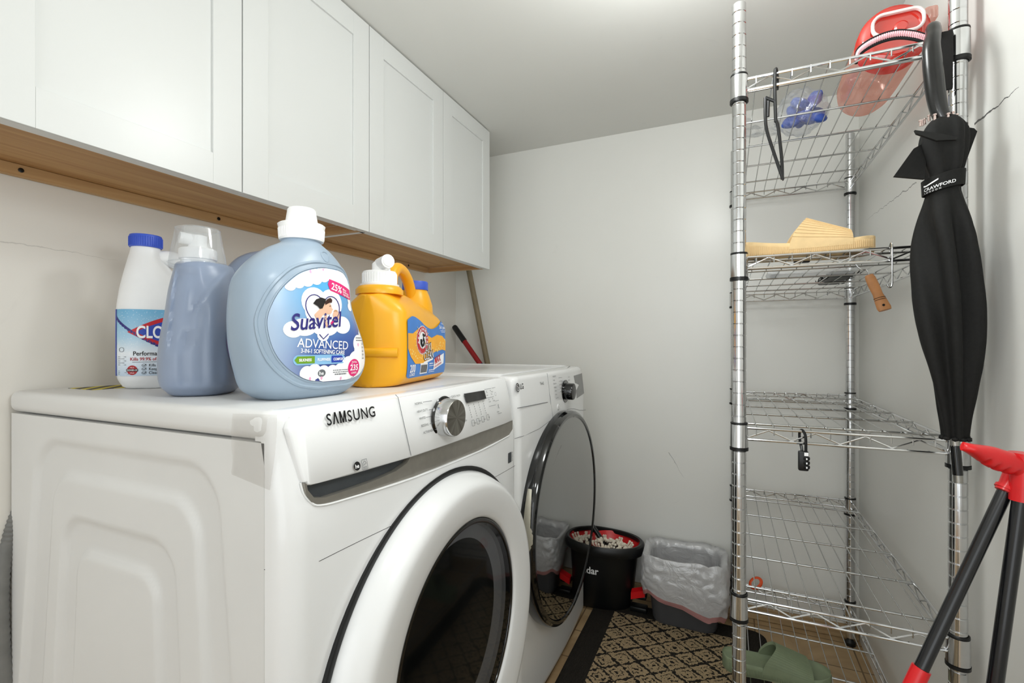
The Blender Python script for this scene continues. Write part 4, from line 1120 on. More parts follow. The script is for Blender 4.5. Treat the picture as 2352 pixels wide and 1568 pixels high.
b = MB(); b.grid(lambda i, j: yf(.0012)(-.128+.276*i, lbot(-.128+.276*i)+(ltop(-.128+.276*i)-lbot(-.128+.276*i))*j), 48, 20)
yl = obj('front_label', b, BLUELBL, yj)
h1, h2, h3, h4 = yf(.0018), yf(.0023), yf(.0028), yf(.0033)
b = MB(); put_poly(b, [(-.127, .112), (-.10, .112), (-.06, .126), (-.02, .112), (.02, .104), (.06, .112), (.10, .110), (.13, .098), (.147, .085), (.147, .070), (.10, .075), (.04, .070), (.0, .052), (-.04, .045), (-.085, .046), (-.112, .062), (-.127, .080)], h1); obj('label_sunburst', b, ORANGEP, yl, False)
b = MB()
for k in range(14):
    a = 2*PI*k/14; put_poly(b, [(-.045+.020*math.cos(a-.12), .1+.020*math.sin(a-.12)), (-.045+.046*math.cos(a)*1.1, .1+.036*math.sin(a)), (-.045+.020*math.cos(a+.12), .1+.020*math.sin(a+.12))], h2)
for k in range(40):
    x = random.uniform(.02, .135); z = .062+.018*random.random()+(x-.02)*.22; put_poly(b, circ((x, z), random.uniform(.001, .0028), 8), h2)
for k in range(26):
    x = random.uniform(-.118, -.03); put_poly(b, circ((x, .056+.01*random.random()+max(0, -.075-x)*.4), random.uniform(.001, .0022), 8), h2)
obj('label_sparkle', b, M('pale_yellow_print', (255, 226, 130), .45), yl, False)
AC = (-.043, .098)
b = MB(); put_poly(b, circ(AC, .0325, 36, 1.15), h2); obj('seal_white', b, PAPERW, yl, False)
b = MB(); put_ring(b, AC, .0195, .0310, h3, 40, 1.15); obj('seal_red', b, REDP, yl, False)
b = MB(); arc_text(b, 'ARM&HAMMER', AC, .0218, PI*1.12, -PI*.12, .0105, h4, sx=1.1, bold=.02); arc_text(b, 'THE STANDARD', AC, .0285, PI*1.25, PI*1.75, .0045, h4); obj('seal_lettering', b, PAPERW, yl, False)
b = MB()   # flexed arm holding a hammer
b.tube([h3(*p) for p in curve([(AC[0]-.011, AC[1]-.002), (AC[0]-.010, AC[1]-.010), (AC[0]-.001, AC[1]-.013), (AC[0]+.006, AC[1]-.007), (AC[0]+.005, AC[1]+.001), (AC[0]+.001, AC[1]+.004)], 4)] if False else [h3(AC[0]+x, AC[1]+z) for x, z in ((-.012, .002), (-.011, -.007), (-.004, -.013), (.005, -.011), (.008, -.003), (.004, .004))], [.003, .0035, .0032, .0028, .0024, .0022], 6)
b.tube([h3(AC[0]+x, AC[1]+z) for x, z in ((.000, -.003), (.006, .011))], .0011, 5); b.tube([h3(AC[0]+x, AC[1]+z) for x, z in ((.000, .013), (.012, .010))], .0026, 6)
obj('seal_emblem', b, INK, yl, False)
lett('load_lettering', PAPERW, yl, ('200', (-.115, .0285), .0235, h2, dict(bold=.02, sx=.9)), ('LOADS', (-.113, .0205), .0092, h2, dict(bold=.02)))
b = MB(); put_poly(b, rrect(-.053, -.006, .0215, .046, .001, 2), h1); obj('barcode_panel', b, PAPERW, yl, False)
lett('power_lettering', PAPERW, yl, ('5in1 power', (.106, .1275), .0125, h2, dict(align='CENTER', bold=.02)))
strips('power_print', PAPERW, yl, h2, (.092, .1400, .026, .0014), (.086, .1225, .040, .0012), (.092, .1190, .028, .0012))
b = MB(); put_poly(b, [(.035, .026), (.037, .052), (.112, .066), (.110, .040), (.075, .034)], h2); obj('max_panel', b, PAPERW, yl, False)
b = MB(); put_poly(b, [(-.035, .048), (.030, .058), (.028, .052), (-.035, .043)], h2); obj('stain_panel', b, PAPERW, yl, False)
strips('small_print', PAPERW, yl, h2, (.004, .042, .028, .0022), (.004, .037, .034, .0016), (.004, .0265, .040, .0022), (.004, .0225, .040, .0014))
b = MB(); put_text(b, 'OXI', (-.026, .0715), .026, h3, bold=.05, sx=.9, rot=.08); put_text(b, 'CLEAN', (-.035, .052), .026, h3, bold=.05, sx=.8, rot=.08); obj('outline_lettering', b, INK, yl, False)
lett('plus_lettering', INK, yl, ('plus', (-.062, .075), .0135, h2, dict(bold=.012)))
b = MB()
for k in range(11): put_poly(b, [(-.050+.0038*k, .024), (-.0482+.0038*k+.0006*(k % 2), .024), (-.0482+.0038*k+.0006*(k % 2), .042), (-.050+.0038*k, .042)], h2)
obj('barcode', b, INK, yl, False)
b = MB(); put_text(b, 'OXI', (-.026, .0715), .026, h4, bold=.0, sx=.9, rot=.08); put_text(b, 'CLEAN', (-.035, .052), .026, h4, bold=.0, sx=.8, rot=.08); obj('white_fill_lettering', b, PAPERW, yl, False)
b = MB(); put_text(b, 'MAX', (.042, .040), .024, h3, bold=.03, sx=.85, rot=.18); put_text(b, 'ULTRA CONCENTRATED', (.040, .031), .0062, h3, bold=.02, sx=.75, rot=.18); obj('red_lettering', b, REDP, yl, False)

# ------------------------------------------------------------------ things in the back corner
b = MB(); b.tube([(-.31, 1.595, .004), (-.7265, 1.60, 1.845)], .0135, 14)
single('wooden_pole', b, POLE, 'weathered tan pole leaning in the back corner behind the dryer', 'pole')

mp_ = thing('spin_mop', 'string mop with a black, red and navy handle leaning into the back corner', 'mop', (.07, 1.50, .20))
P0, P1 = Vector((.070, 1.522, .225)), at(1042, 748, 'y', 1.585)
dv = (P1-P0); Lh = dv.length; dn = dv/Lh
b = MB(); b.tube([P0, P0+dn*(Lh-.36)], .0105, 14); obj('lower_pole', b, TUBEBLK, mp_)
b = MB(); b.tube([P0+dn*(Lh-.36), P0+dn*(Lh-.245)], .0125, 14); obj('navy_band', b, M('navy_grip', (28, 36, 92), .4), mp_)
b = MB(); b.tube([P0+dn*(Lh-.245), P0+dn*(Lh-.1)], .0125, 14); obj('red_sleeve', b, M('deep_red_sleeve', (150, 14, 22), .4), mp_)
b = MB(); b.tube([P0+dn*(Lh-.1), P0+dn*(Lh-.012), P0+dn*(Lh-.003), P0+dn*Lh], [.0145, .0145, .011, .005], 14); obj('rubber_grip', b, BLACK, mp_)
b = MB(); b.lathe([(.06, .222), (.062, .228), (.03, .238), (.012, .25)], (.085, 1.520, 0), 'z', 24); obj('mop_plate', b, BLACK, mp_)
b = MB()
for k in range(150):
    a = random.random()*2*PI; r = .088*math.sqrt(random.random()); x, y = .090+r*math.cos(a)*1.0, 1.492+r*math.sin(a)*.62
    z = .240+.028*(1-(r/.088)**2)+random.uniform(-.004, .008)
    b.ball((x, y, z), random.uniform(.0055, .0085), 1)
for k in range(14):
    a = random.random()*2*PI; x0, y0 = .090+.07*math.cos(a), 1.492+.045*math.sin(a)
    b.tube(curve([(x0, y0, .242), (x0+.01*math.cos(a), y0+.006*math.sin(a), .254), (x0+.018*math.cos(a), y0+.01*math.sin(a), .266)], 3), .004, 6)
    b.ball((x0+.018*math.cos(a), y0+.01*math.sin(a), .267), .0055, 1)
st_ = obj('strands', b, ROPE, mp_); st_['kind'] = 'stuff'

bk = thing('mop_bucket', 'black spin-mop bucket with a red basket, beside the dryer', 'bucket', (.088, 1.495, .009))
BX, BY = .015, 1.524
def ell(rx, ry, z, n=48, e=2.3, cx=BX, cy=BY):
    return [Vector((cx+sup(2*PI*k/n, rx, ry, e)[0], cy+sup(2*PI*k/n, rx, ry, e)[1], z)) for k in range(n)]
b = MB(); b.rings([ell(.150, .084, .009), ell(.155, .089, .02), ell(.170, .098, .15), ell(.180, .104, .235), ell(.177, .101, .236), ell(.16, .09, .15)], cap=(True, False)); obj('bucket_body', b, BLACK, bk)
b = MB(); b.rings([ell(.186, .106, .226), ell(.201, .113, .228), ell(.204, .115, .238), ell(.202, .114, .262), ell(.195, .110, .268), ell(.185, .103, .266), ell(.181, .100, .252)], cap=(False, False)); obj('bucket_rim', b, BLACK, bk)
c_ = dict(cx=.093, cy=BY)
b = MB(); b.rings([ell(.104, .1015, .262, **c_), ell(.098, .094, .248, **c_), ell(.080, .074, .222, **c_), ell(.064, .058, .205, **c_), ell(.02, .02, .20, **c_)], cap=(False, True)); obj('spin_basket', b, RED, bk, label='red spin basket')
def bfront(s, z, o=.0015):
    f = (z-.02)/(.235-.02); rx, ry = .155+.025*f, .089+.015*f
    q = min(.99, abs(s/rx)); return Vector((BX+s, BY-ry*(1-q**2.3)**(1/2.3)-o, z))
b = MB(); put_text(b, 'O·Cedar', (.041, .152), .040, bfront, bold=.02, align='RIGHT', sx=.92); obj('brand_lettering', b, PAPERW, bk, False)
b = MB(); b.box(.17, .235, 1.475, 1.515, .010, .03, .004); b.box(.175, .232, 1.48, 1.52, .06, .075, .003); obj('pedal_housing', b, BLACK, bk)
b = MB(); b.rings([[Vector((x, y, z)) for y, z in ((1.465, .068), (1.465, .094), (1.49, .100), (1.49, .072))] for x in (.176, .19, .205, .215, .23)]); 
for v in b.bm.verts: v.co.z += (v.co.x-.19)*.35
obj('pedal', b, RED, bk, label='red foot pedal')

bn = single('wastebasket', (lambda b: (b.rings([[Vector((x, y, z)) for x, y in rrect(.375-w*.955, .375+w*.955, 1.512-d, 1.512+d, .042)] for w, d, z in ((.118, .072, .0092), (.122, .076, .02), (.146, .094, .25), (.152, .100, .252), (.150, .098, .256), (.143, .091, .252), (.12, .074, .03))]), b)[1])(MB()), BINM,
            'charcoal wastebasket by the back wall between bucket and wire rack', 'wastebasket')
# liner draped over the rim
b = MB()
def bag(i, j):
    a = 2*PI*i; x, y = sup(a, 1, 1, 5.)
    # j: 0 inside bottom .. .35 rim .. 1 hem
    front = max(0., -y)
    hem = .135-.055*smooth(-.2, .9, x)*(.4+.6*front)-.02*front+.012*math.sin(5*a)
    if y > 0: hem = .17
    if j < .36:
        f = j/.36; z = .034+.226*f; k = .75+.175*f; w, d = .146*k, .094*k
    else:
        f = (j-.36)/.64; z = .262-(.262-hem)*f**1.05; k = 1.0; w, d = .1525+.010*math.sin(PI*f)**.8, (.1015+.016*math.sin(PI*f*.8) if y < 0 else .1025)
    z += .014*abs(noise.noise(Vector((x*2.5, y*2.5, 3))))*(1 if .2 < j < .5 else .3)+.006*smooth(.1, .3, j)*(1-smooth(.42, .7, j))
    nz = noise.noise(Vector((x*4.2, y*4.2, z*28)))*.0055+noise.noise(Vector((x*9, y*9, z*55+7)))*.003+.004*abs(noise.noise(Vector((x*3+z*20, y*3, z*9))))
    if j > .36: nz = abs(nz)+.002
    px = .375+x*(w*.955+nz); py = 1.512+y*(d+nz)
    return Vector((px, min(py, YB-.016), z))
nu, nv = 120, 44
vs = b.grid(bag, nu, nv)
cb = b.bm.verts.new((.375, 1.512, .031))
for i in range(nu): b.face([cb, vs[0][i+1], vs[0][i]])
bmesh.ops.remove_doubles(b.bm, verts=b.bm.verts[:], dist=1e-5)
for f in b.bm.faces:
    pass
b.bm.faces.ensure_lookup_table()
me_bag = b
idx = [(f, sum(v.co.z for v in f.verts)/len(f.verts)) for f in b.bm.faces]
k = 0
for q, f in enumerate(b.bm.faces):
    row = q//nu
    f.material_index = 1 if row >= nv-3 else 0
single('bin_liner', b, [BAGM, BAGPINK], 'white plastic liner with a pink hem draped over the wastebasket', 'bag', ang=180)
bpy.data.objects['bin_liner'].location = (0, 0, .0)

# ------------------------------------------------------------------ wire rack
X1, X2, Y1, Y2 = .551, .926, .709, 1.596
SH = [1.075+z for z in (.566, .173, -.201, -.577, -.945)]
rk = thing('wire_rack', 'chrome five-shelf wire rack standing in the back right corner', 'shelving rack', ((X1+X2)/2, (Y1+Y2)/2, 0))
ZP = 1.075+.752
for (px, py) in ((X1, Y1), (X2, Y1), (X1, Y2), (X2, Y2)):
    R = .0142; prof = [(.008, .0275)]
    z = .028
    while z < ZP-.03:
        prof += [(R, z+.0006), (R, z+.0230), (R-.0011, z+.0238), (R-.0011, z+.0246)]; z += .0254
    prof += [(R, z+.0005), (R, ZP-.002), (R-.002, ZP), (.004, ZP+.0005)]
    b = MB(); b.lathe(prof, (px, py, 0), 'z', 24); po = obj('post', b, CHROME, rk, ang=30)
    b = MB(); b.lathe([(.017, .0005), (.0175, .012), (.012, .016), (.006, .028)], (px, py, 0), 'z', 20); obj('levelling_foot', b, BLACK, po)
def shelf(zc):
    zt, zb_ = zc+.017, zc-.008
    b = MB()
    g = .012
    for (ax, ay, bx, by) in ((X1, Y1, X2, Y1), (X1, Y2, X2, Y2), (X1, Y1, X1, Y2), (X2, Y1, X2, Y2)):
        A, Bq = Vector((ax, ay, 0)), Vector((bx, by, 0)); d = (Bq-A).normalized(); L = (Bq-A).length
        a0, a1 = A+d*.0155, Bq-d*.0155
        for z in (zt, zb_): b.tube([a0+Vector((0, 0, z)), a1+Vector((0, 0, z))], .0030, 8)
        n = max(4, int(round(L/.088))*2); zz = []
        for k in range(n+1):
            f = .04+.92*k/n; q = A+d*(L*f); zz.append(q+Vector((0, 0, (zt-.003) if k % 2 else (zb_+.003))))
        b.tube(zz, .0019, 6)
    sh = obj('shelf', b, CHROME, rk)
    b = MB(); n = 10
    for k in range(1, n+1):
        x = X1+(X2-X1)*k/(n+1)
        b.tube([(x, Y1-.001, zb_+.012), (x, Y1-.001, zt+.002), (x, Y1+.004, zt+.0042), (x, Y2-.004, zt+.0042), (x, Y2+.001, zt+.002), (x, Y2+.001, zb_+.012)], .00135, 6)
    obj('long_wires', b, WIRE, sh)
    b = MB()
    for k in range(5):
        y = Y1+.0617+.173*k; b.tube([(X1+.002, y, zt+.0003), (X2-.002, y, zt+.0003)], .0027, 8)
    obj('cross_rods', b, WIRE, sh)
    for (px, py) in ((X1, Y1), (X2, Y1), (X1, Y2), (X2, Y2)):
        b = MB(); b.lathe([(.0152, zc-.026), (.0182, zc-.0255), (.0176, zc+.024), (.0152, zc+.0245)], (px, py, 0), 'z', 28, cap=(False, False)); obj('collar', b, CHROME, sh)
        b = MB(); b.lathe([(.0150, zc-.034), (.0190, zc-.033), (.0190, zc-.0265), (.0150, zc-.0262)], (px, py, 0), 'z', 28, cap=(False, False)); obj('split_sleeve', b, BLACK, sh)
        b = MB(); b.lathe([(.0150, zc+.025), (.0178, zc+.0252), (.0174, zc+.0285), (.0150, zc+.029)], (px, py, 0), 'z', 28, cap=(False, False)); obj('sleeve_lip', b, BLACK, sh)
    return zt+.0056
TOP = [shelf(z) for z in SH]

# black rail hook at the left of the top shelf
Yh = Y1-.006
hk = lambda u, v: at(u, v, 'y', Yh)
b = MB()
b.tube(curve([hk(1786, 200)+Vector((0, .012, 0)), hk(1786, 170)+Vector((0, .010, 0)), hk(1782, 158), hk(1780, 175), hk(1780, 222), hk(1782, 280)], 5), .0034, 8)
b.tube([hk(1758, 224), hk(1781, 233)], .0036, 8)
b.tube(curve([hk(1758, 224), hk(1758, 270), hk(1762, 302), hk(1778, 352), hk(1796, 405), hk(1797, 412)], 5), .0033, 8)
b.tube(curve([hk(1797, 412), hk(1796, 372), hk(1792, 330), hk(1787, 290), hk(1782, 275)], 5), .0033, 8)
b.tube([hk(1765, 232), hk(1764, 268)], .003, 8)
single('rail_hook', b, BLACK, 'black plastic hook hanging over the front rail of the top shelf', 'hook')

# clear bag with blue plastic on the top shelf
BCx, BCy, BCz = .712, 1.075, TOP[0]
b = MB()
def bagb(i, j):
    a, p = 2*PI*i, PI*(j-.5)
    r = Vector((math.cos(a)*math.cos(p), math.sin(a)*math.cos(p), math.sin(p)))
    n = 1+.16*noise.noise(r*2.6)+.10*noise.noise(r*6)
    return Vector((BCx+r.x*.062*n, BCy+r.y*.078*n, BCz+.052+max(-.0515, r.z*.056*n)))
b.grid(bagb, 48, 24); 
b.grid(lambda i, j: Vector((BCx-.055-.085*j, BCy+.0+(-.05+.1*i)*(1+.3*j)+.01*noise.noise(Vector((i*4, j*4, 2))), BCz+.018+.022*noise.noise(Vector((i*5, j*3, 5)))*(1-.2*j)+.012*j)), 14, 12)
single('plastic_bag', b, CLEARBAG, 'crumpled clear plastic bag of blue plastic on the top shelf', 'bag', ang=180)
b = MB(); random.seed(3)
for k in range(13):
    a = random.random()*2*PI; r = .042*math.sqrt(random.random()); q = Vector((BCx+r*math.cos(a), BCy+r*1.2*math.sin(a), BCz+.022+.05*random.random()))
    bb = bmesh.new(); bmesh.ops.create_icosphere(bb, subdivisions=3, radius=.019)
    sd = random.random()*50
    for v in bb.verts: v.co *= 1+.35*noise.noise(v.co*45+Vector((sd, 0, 0)))
    b.join(bb, Matrix.Translation(q) @ Matrix.Rotation(random.random()*3, 4, Vector((random.random(), random.random(), .3)).normalized()) @ Matrix.Diagonal((1.35, .9, .8, 1)))
single('plastic_wrappers', b, GLOVE, 'crumpled wad of blue plastic inside the clear bag', 'plastic wad')

# pink water bottle lying on the top shelf
wb = thing('water_bottle', 'pink water bottle with a red lid lying on the top shelf', 'water bottle', (.848, .90, TOP[0]))
ox, oz = .848, TOP[0]+.0625
b = MB(); b.lathe([(.058, .815), (.0595, .83), (.0615, .86), (.0618, .98), (.0600, 1.03), (.054, 1.058), (.040, 1.068)], (ox, 0, oz), 'y', 48); obj('bottle_body', b, PINKBOT, wb)
b = MB(); b.lathe([(.0625, .825), (.0632, .818), (.0632, .792), (.0610, .785), (.052, .779), (.044, .7775), (.043, .781), (.003, .781)], (ox, 0, oz), 'y', 48); ld = obj('lid', b, REDLID, wb, label='red lid')
b = MB()
lp = lambda x, z: Vector((ox+x, .7735, oz+z))
b.tube([lp(*p) for p in rrect(-.040, .046, -.004, .040, .018)], .0055, 8, True, flat=.6)
obj('carry_loop', b, M('white_loop', (244, 232, 230), .4), ld)
b = MB(); b.lathe([(.013, .782), (.0125, .770), (.009, .767)], (ox+.008, 0, oz+.006), 'y', 20); obj('spout', b, REDLID, ld)
b = MB(); b.box(ox+.052, ox+.074, .785, .815, oz+.018, oz+.045, .005); obj('lid_hinge', b, PINKBOT, ld)
cp_ = lambda u, v: at(u, v, 'y', .728)
cord = curve([cp_(1966, 138), cp_(1972, 120), cp_(1995, 102), cp_(2030, 86), cp_(2065, 79), cp_(2100, 82), cp_(2128, 90), cp_(2150, 96)], 14)
b = MB()
for k in (-1, 1):
    b.tube([p+Vector((0, .0, .0072*k)) for p in cord], .0032, 8)
sr = obj('cord_strap', b, PARAC, wb, label='braided black and pink cord strap')
b = MB()
for i in range(2, len(cord)-2, 2):
    b.ball(cord[i]+Vector((0, -.003, 0)), .0062, 1, (.62, .8, 1.0))
obj('pink_braid', b, PARAP, sr)

# sandals
def slide(name, label, loc, rz, mat, solemat, L=.27, k=1., h_strap=.062, tilt=0.):
    t = thing(name, label, 'sandal', loc, rz, local=True)
    def half(f):   # half width along the foot, 0 heel .. 1 toe
        return interp([(0, .006, 0), (.03, .024, 0), (.12, .036, 0), (.3, .037, 0), (.5, .040, 0), (.72, .049, 0), (.88, .044, 0), (.97, .024, 0), (1., .006, 0)], f, 1)
    def top(f): return .034-.006*math.sin(PI*f)+.006*(1-f)**2
    b = MB(); R = []
    for i in range(45):
        f = i/44; f = .5-.5*math.cos(PI*f); w = half(f)*k; x = (f-.5)*L; zt = top(f); ring = []
        cy = .006*math.sin(PI*f)
        lift = .006*smooth(.75, 1, f)+.003*smooth(.2, 0, f)
        for (a, z) in ((-.88, 0), (-.97, .004), (-1.0, .012), (-1.0, zt-.008), (-.95, zt-.001), (-.86, zt), (-.8, zt-.006), (-.5, zt-.009), (0, zt-.010), (.5, zt-.009), (.8, zt-.006), (.86, zt), (.95, zt-.001), (1., zt-.008), (1., .012), (.97, .004), (.88, 0)):
            ring.append(Vector((x, cy+a*w, z+(lift if z < .02 else lift*.6))))
        R.append(ring)
    b.rings(R)
    so = obj('footbed', b, mat, t, ang=60)
    b = MB()
    for s_ in (-1, 1):
     b = MB()
     for i in range(64):       # ribbed sidewall
        f = .06+.9*i/63; x = (f-.5)*L; w = half(f)*k; cy = .006*math.sin(PI*f); lift = .006*smooth(.75, 1, f)*.8
        b.tube([(x, cy+s_*(w+.0002), .007+lift), (x, cy+s_*(w+.0002), top(f)-.009+lift)], .0011, 5)
     obj('sidewall_ribs', b, mat, so)
    b = MB(); b.rings([[Vector(((p.x)*.985, .006*math.sin(PI*(p.x/L+.5))+(p.y-.006*math.sin(PI*(p.x/L+.5)))*.96, z0)) for p in ([Vector(((.5-.5*math.cos(PI*i/20)-.5)*L, half(.5-.5*math.cos(PI*i/20))*k+.006*math.sin(PI*i/20), 0)) for i in range(21)]+[Vector(((.5+.5*math.cos(PI*i/20)-.5)*L, -half(.5+.5*math.cos(PI*i/20))*k+.006*math.sin(PI*i/20), 0)) for i in range(1, 20)])] for z0 in (.0002, .0042)]); obj('outsole', b, solemat, t, label='worn ridged outsole')
    # strap: arch over the forefoot, taller towards the heel side
    def strap(i, j, o):
        a = PI*(i); f0 = .36+.15*math.sin(a)**1.5; fx = f0+(.81-f0)*j
        w = (half(min(.95, fx))*k+.001); x = (fx-.5)*L; h = (h_strap*(1-.46*j))
        cy = .006*math.sin(PI*fx)
        ca, sa = math.cos(a), math.sin(a)
        y = cy+(w+o)*math.copysign(abs(ca)**.8, ca); z = .016+(h+o)*abs(sa)**.8
        return Vector((x, y, z))
    b = MB(); V1 = b.grid(lambda i, j: strap(i, j, .0), 26, 12); V0 = b.grid(lambda i, j: strap(i, j, -.007), 26, 12)
    for A, C in ((V1, V0),):
        for i in range(26):
            b.face([A[0][i], A[0][i+1], C[0][i+1], C[0][i]]); b.face([A[-1][i], A[-1][i+1], C[-1][i+1], C[-1][i]])
        for j in range(12):
            b.face([A[j][0], A[j+1][0], C[j+1][0], C[j][0]]); b.face([A[j][-1], A[j+1][-1], C[j+1][-1], C[j][-1]])
    sp = obj('strap', b, mat, t, ang=60)
    b = MB()
    for q in range(1, 22):
        i = .06+.88*q/22; b.tube([strap(i, k/12, .0003) for k in range(13)], .0008, 5)
    obj('strap_ribs', b, mat, sp)
    return t
slide('slide_sandal', 'beige ribbed slide sandal on the second shelf', (.688, .800, TOP[1]), math.radians(3), BEIGE, SOLE, .262, 1.0, .074)
slide('slide_sandal', 'sage green slide sandal on the bottom shelf', (.648, 1.055, TOP[4]), math.radians(6), GREENS, GREENS, .27, 1.05, .066)
# small black clip sticking up behind the beige sandal
b = MB(); q = at(1836, 535, 'y', .875); b.tube(curve([(q.x+.006, .875, TOP[1]), (q.x+.006, .875, TOP[1]+.05), (q.x+.003, .875, q.z-.006), q, q+Vector((-.006, 0, .008))], 5), .004, 8); b.box(q.x-.012, q.x+.022, .868, .884, TOP[1], TOP[1]+.012, .003)
single('black_clip', b, BLACK, 'small black clip standing behind the beige sandal', 'clip')

# hook on the second shelf's rail
b = MB(); q = at(2048, 600, 'y', Y1-.004); zt = SH[1]+.017
b.tube(curve([(q.x, Y1+.009, zt-.006), (q.x, Y1+.007, zt+.005), (q.x, Y1, zt+.0095), (q.x, Y1-.0075, zt+.004), (q.x, Y1-.0075, zt-.04), (q.x, Y1-.006, zt-.072), (q.x-.004, Y1-.006, zt-.078), (q.x-.008, Y1-.007, zt-.072)], 5), .0017, 8)
single('wire_hook', b, WIRE, 'thin wire hook over the front rail of the second shelf', 'hook')

# wooden-handled brush hanging through the second shelf, black brush and clear sleeve lying there
br = thing('hanging_brush', 'small wooden handle hanging below the second shelf by a wire hook', 'brush', (.842, .93, 1.2))
A, Bq = at(1996, 632, 'y', .925), at(2033, 712, 'y', .90)
d = (Bq-A).normalized(); sd = d.cross(Vector((0, 1, 0))).normalized(); nn = d.cross(sd)
b = MB(); R = []
for f, w in ((0, .0085), (.08, .0105), (.3, .0112), (.55, .0100), (.75, .0125), (.93, .0140), (1., .0125)):
    p = A.lerp(Bq, f); R.append([p+sd*(w*math.cos(a))+nn*(.0058*math.sin(a)) for a in [2*PI*k/16 for k in range(16)]])
b.rings(R); wh = obj('wooden_handle', b, WOODH, br)
b = MB()
for f in (.66, .71): b.tube([A.lerp(Bq, f)+sd*(.0118*math.cos(a))+nn*(.0062*math.sin(a)) for a in [2*PI*k/16 for k in range(16)]], .0006, 5, True)
hc = A.lerp(Bq, .88)-nn*.0058
b.lathe([(.0028, -.0004), (.0028, .0004)], (0, 0, 0), 'y', 10)
for v in b.bm.verts:
    if v.co.length < .02: v.co += hc+Vector((0, -.0008, 0)) if nn.y > 0 else A.lerp(Bq, .88)+nn*.0064
obj('handle_grooves', b, BLACK, wh)
b = MB(); zt = SH[1]+.0175
b.tube(curve([A+d*.004, A+Vector((-.004, 0, .012)), A+Vector((-.014, 0, zt-A.z-.012)), (A.x-.022, A.y, zt-.005), (A.x-.030, A.y, zt+.006), (A.x-.036, A.y, zt+.004), (A.x-.038, A.y, zt-.006)], 5), .0016, 8); obj('wire_hook', b, WIRE, br)
b = MB(); q0, q1 = at(1905, 650, 'z', TOP[1]+.006), at(1985, 666, 'z', TOP[1]+.006)
b.box(.80, .86, 1.20, 1.42, TOP[1]+.0, TOP[1]+.018, .006)
for k in range(90): 
    x, y = random.uniform(.788, .872), random.uniform(1.19, 1.43); b.tube([(x, y, TOP[1]+.0015), (x+random.uniform(-.012, .012), y+random.uniform(-.012, .012), TOP[1]+random.uniform(.004, .02))], .0016, 4)
single('black_brush', b, BLACK, 'black bristle brush lying at the back of the second shelf', 'brush')
b = MB(); b.box(.64, .845, 1.075, 1.135, TOP[1], TOP[1]+.007, .003)
b.box(.63, .66, 1.065, 1.145, TOP[1], TOP[1]+.010, .003)
single('plastic_sleeve', b, FROST, 'frosted clear plastic sleeve lying on the second shelf', 'sleeve')

# combination padlock on the third shelf
lk = thing('padlock', 'black combination padlock hanging from the front rail of the third shelf', 'padlock', at(1845, 1040, 'y', Y1-.01))
L = lambda u, v, dy=0.: at(u, v, 'y', Y1-.010)+Vector((0, dy, 0))
b = MB(); b.tube(curve([L(1851, 1036), L(1851, 1015), L(1850, 1000, .002), L(1846, 991, .008), L(1842, 990, .014), L(1839, 998, .018), L(1840, 1015, .018), L(1842, 1030, .006), L(1842, 1036)], 6), .0028, 8); obj('shackle', b, BLACK, lk)
b = MB(); c = L(1845, 1055); b.box(c.x-.0095, c.x+.0095, c.y-.0065, c.y+.0065, c.z-.023, c.z+.018, .003); lb_ = obj('lock_body', b, BLACK, lk)
b = MB()
for k in range(3): b.lathe([(.0062, -.003), (.0068, 0), (.0062, .003)], (c.x+.0052, c.y-.0030, c.z-.0145+.009*k), 'z', 16)
obj('number_dials', b, BLACK, lb_)
b = MB()
for k in range(3): put_poly(b, rrect(c.x+.0040, c.x+.0064, c.z-.0164+.009*k, c.z-.0126+.009*k, .0008, 2), lambda s, z: Vector((s, c.y-.0100, z)))
b.box(c.x+.001, c.x+.0085, c.y-.0069, c.y-.006, c.z+.009, c.z+.016); obj('dial_digits', b, PAPERW, lb_, False)

# orange strap behind the bottom shelf
b = MB(); q = at(1738, 1372, 'y', 1.575)
b.tube([Vector((q.x-.004+.019*math.cos(2*PI*k/28), 1.565+.012*math.sin(2*PI*k/28), SH[4]+.0225+.021+.016*math.sin(2*PI*k/28+.5))) for k in range(28)], .0055, 8, True, flat=.45)
single('orange_band', b, ORNG, 'orange plastic band standing at the back of the bottom shelf', 'band')

# ------------------------------------------------------------------ umbrella
UX, UY = .878, .632
um = thing('umbrella', 'furled black umbrella hooked over the top shelf of the wire rack', 'umbrella', (UX, UY, .83))
def U(u, v, y=UY): return at(u, v, 'y', y)
def ucx(z): # axis drifts a little
    return UX+.018*(1.48-z)/.6
zt, zbm = U(2170, 275).z, U(2190, 1008).z
PR = [(1008, .026), (985, .028), (940, .034), (880, .043), (800, .053), (720, .0595), (640, .060), (560, .056), (500, .050), (455, .040), (438, .036), (404, .036), (385, .042), (340, .048), (305, .047), (288, .040), (274, .028), (268, .014)]
def cx_of(v): return interp([(260, 2172, 0), (330, 2165, 0), (420, 2166, 0), (560, 2172, 0), (700, 2180, 0), (850, 2186, 0), (1010, 2194, 0)], v, 1)
b = MB(); R = []; NV = 90; NA = 96
PRs = sorted(PR)
for i in range(NV+1):
    v = 268+(1008-268)*i/NV; c = U(cx_of(v), v); r = interp(PRs, v, 1); ring = []
    fold = .34*smooth(440, 560, v)*(1-.45*smooth(800, 1000, v))+.10*(1-smooth(404, 440, v))*smooth(268, 300, v)+.05
    tw = -(v-440)*.0016
    for k in range(NA):
        a = 2*PI*k/NA
        s = math.sin(5*(a+tw)+1.2*math.sin(a*2+v*.004)); f = 1+fold*(math.copysign(abs(s)**.6, s))*.8+.05*noise.noise(Vector((math.cos(a)*1.5, math.sin(a)*1.5, v*.012)))
        rr = r*f*.66
        ring.append(c+Vector((rr*math.cos(a), rr*.86*math.sin(a), .004*noise.noise(Vector((a*2, v*.02, 4))))))
    R.append(ring)
b.rings(R)
for ring in range(0): pass
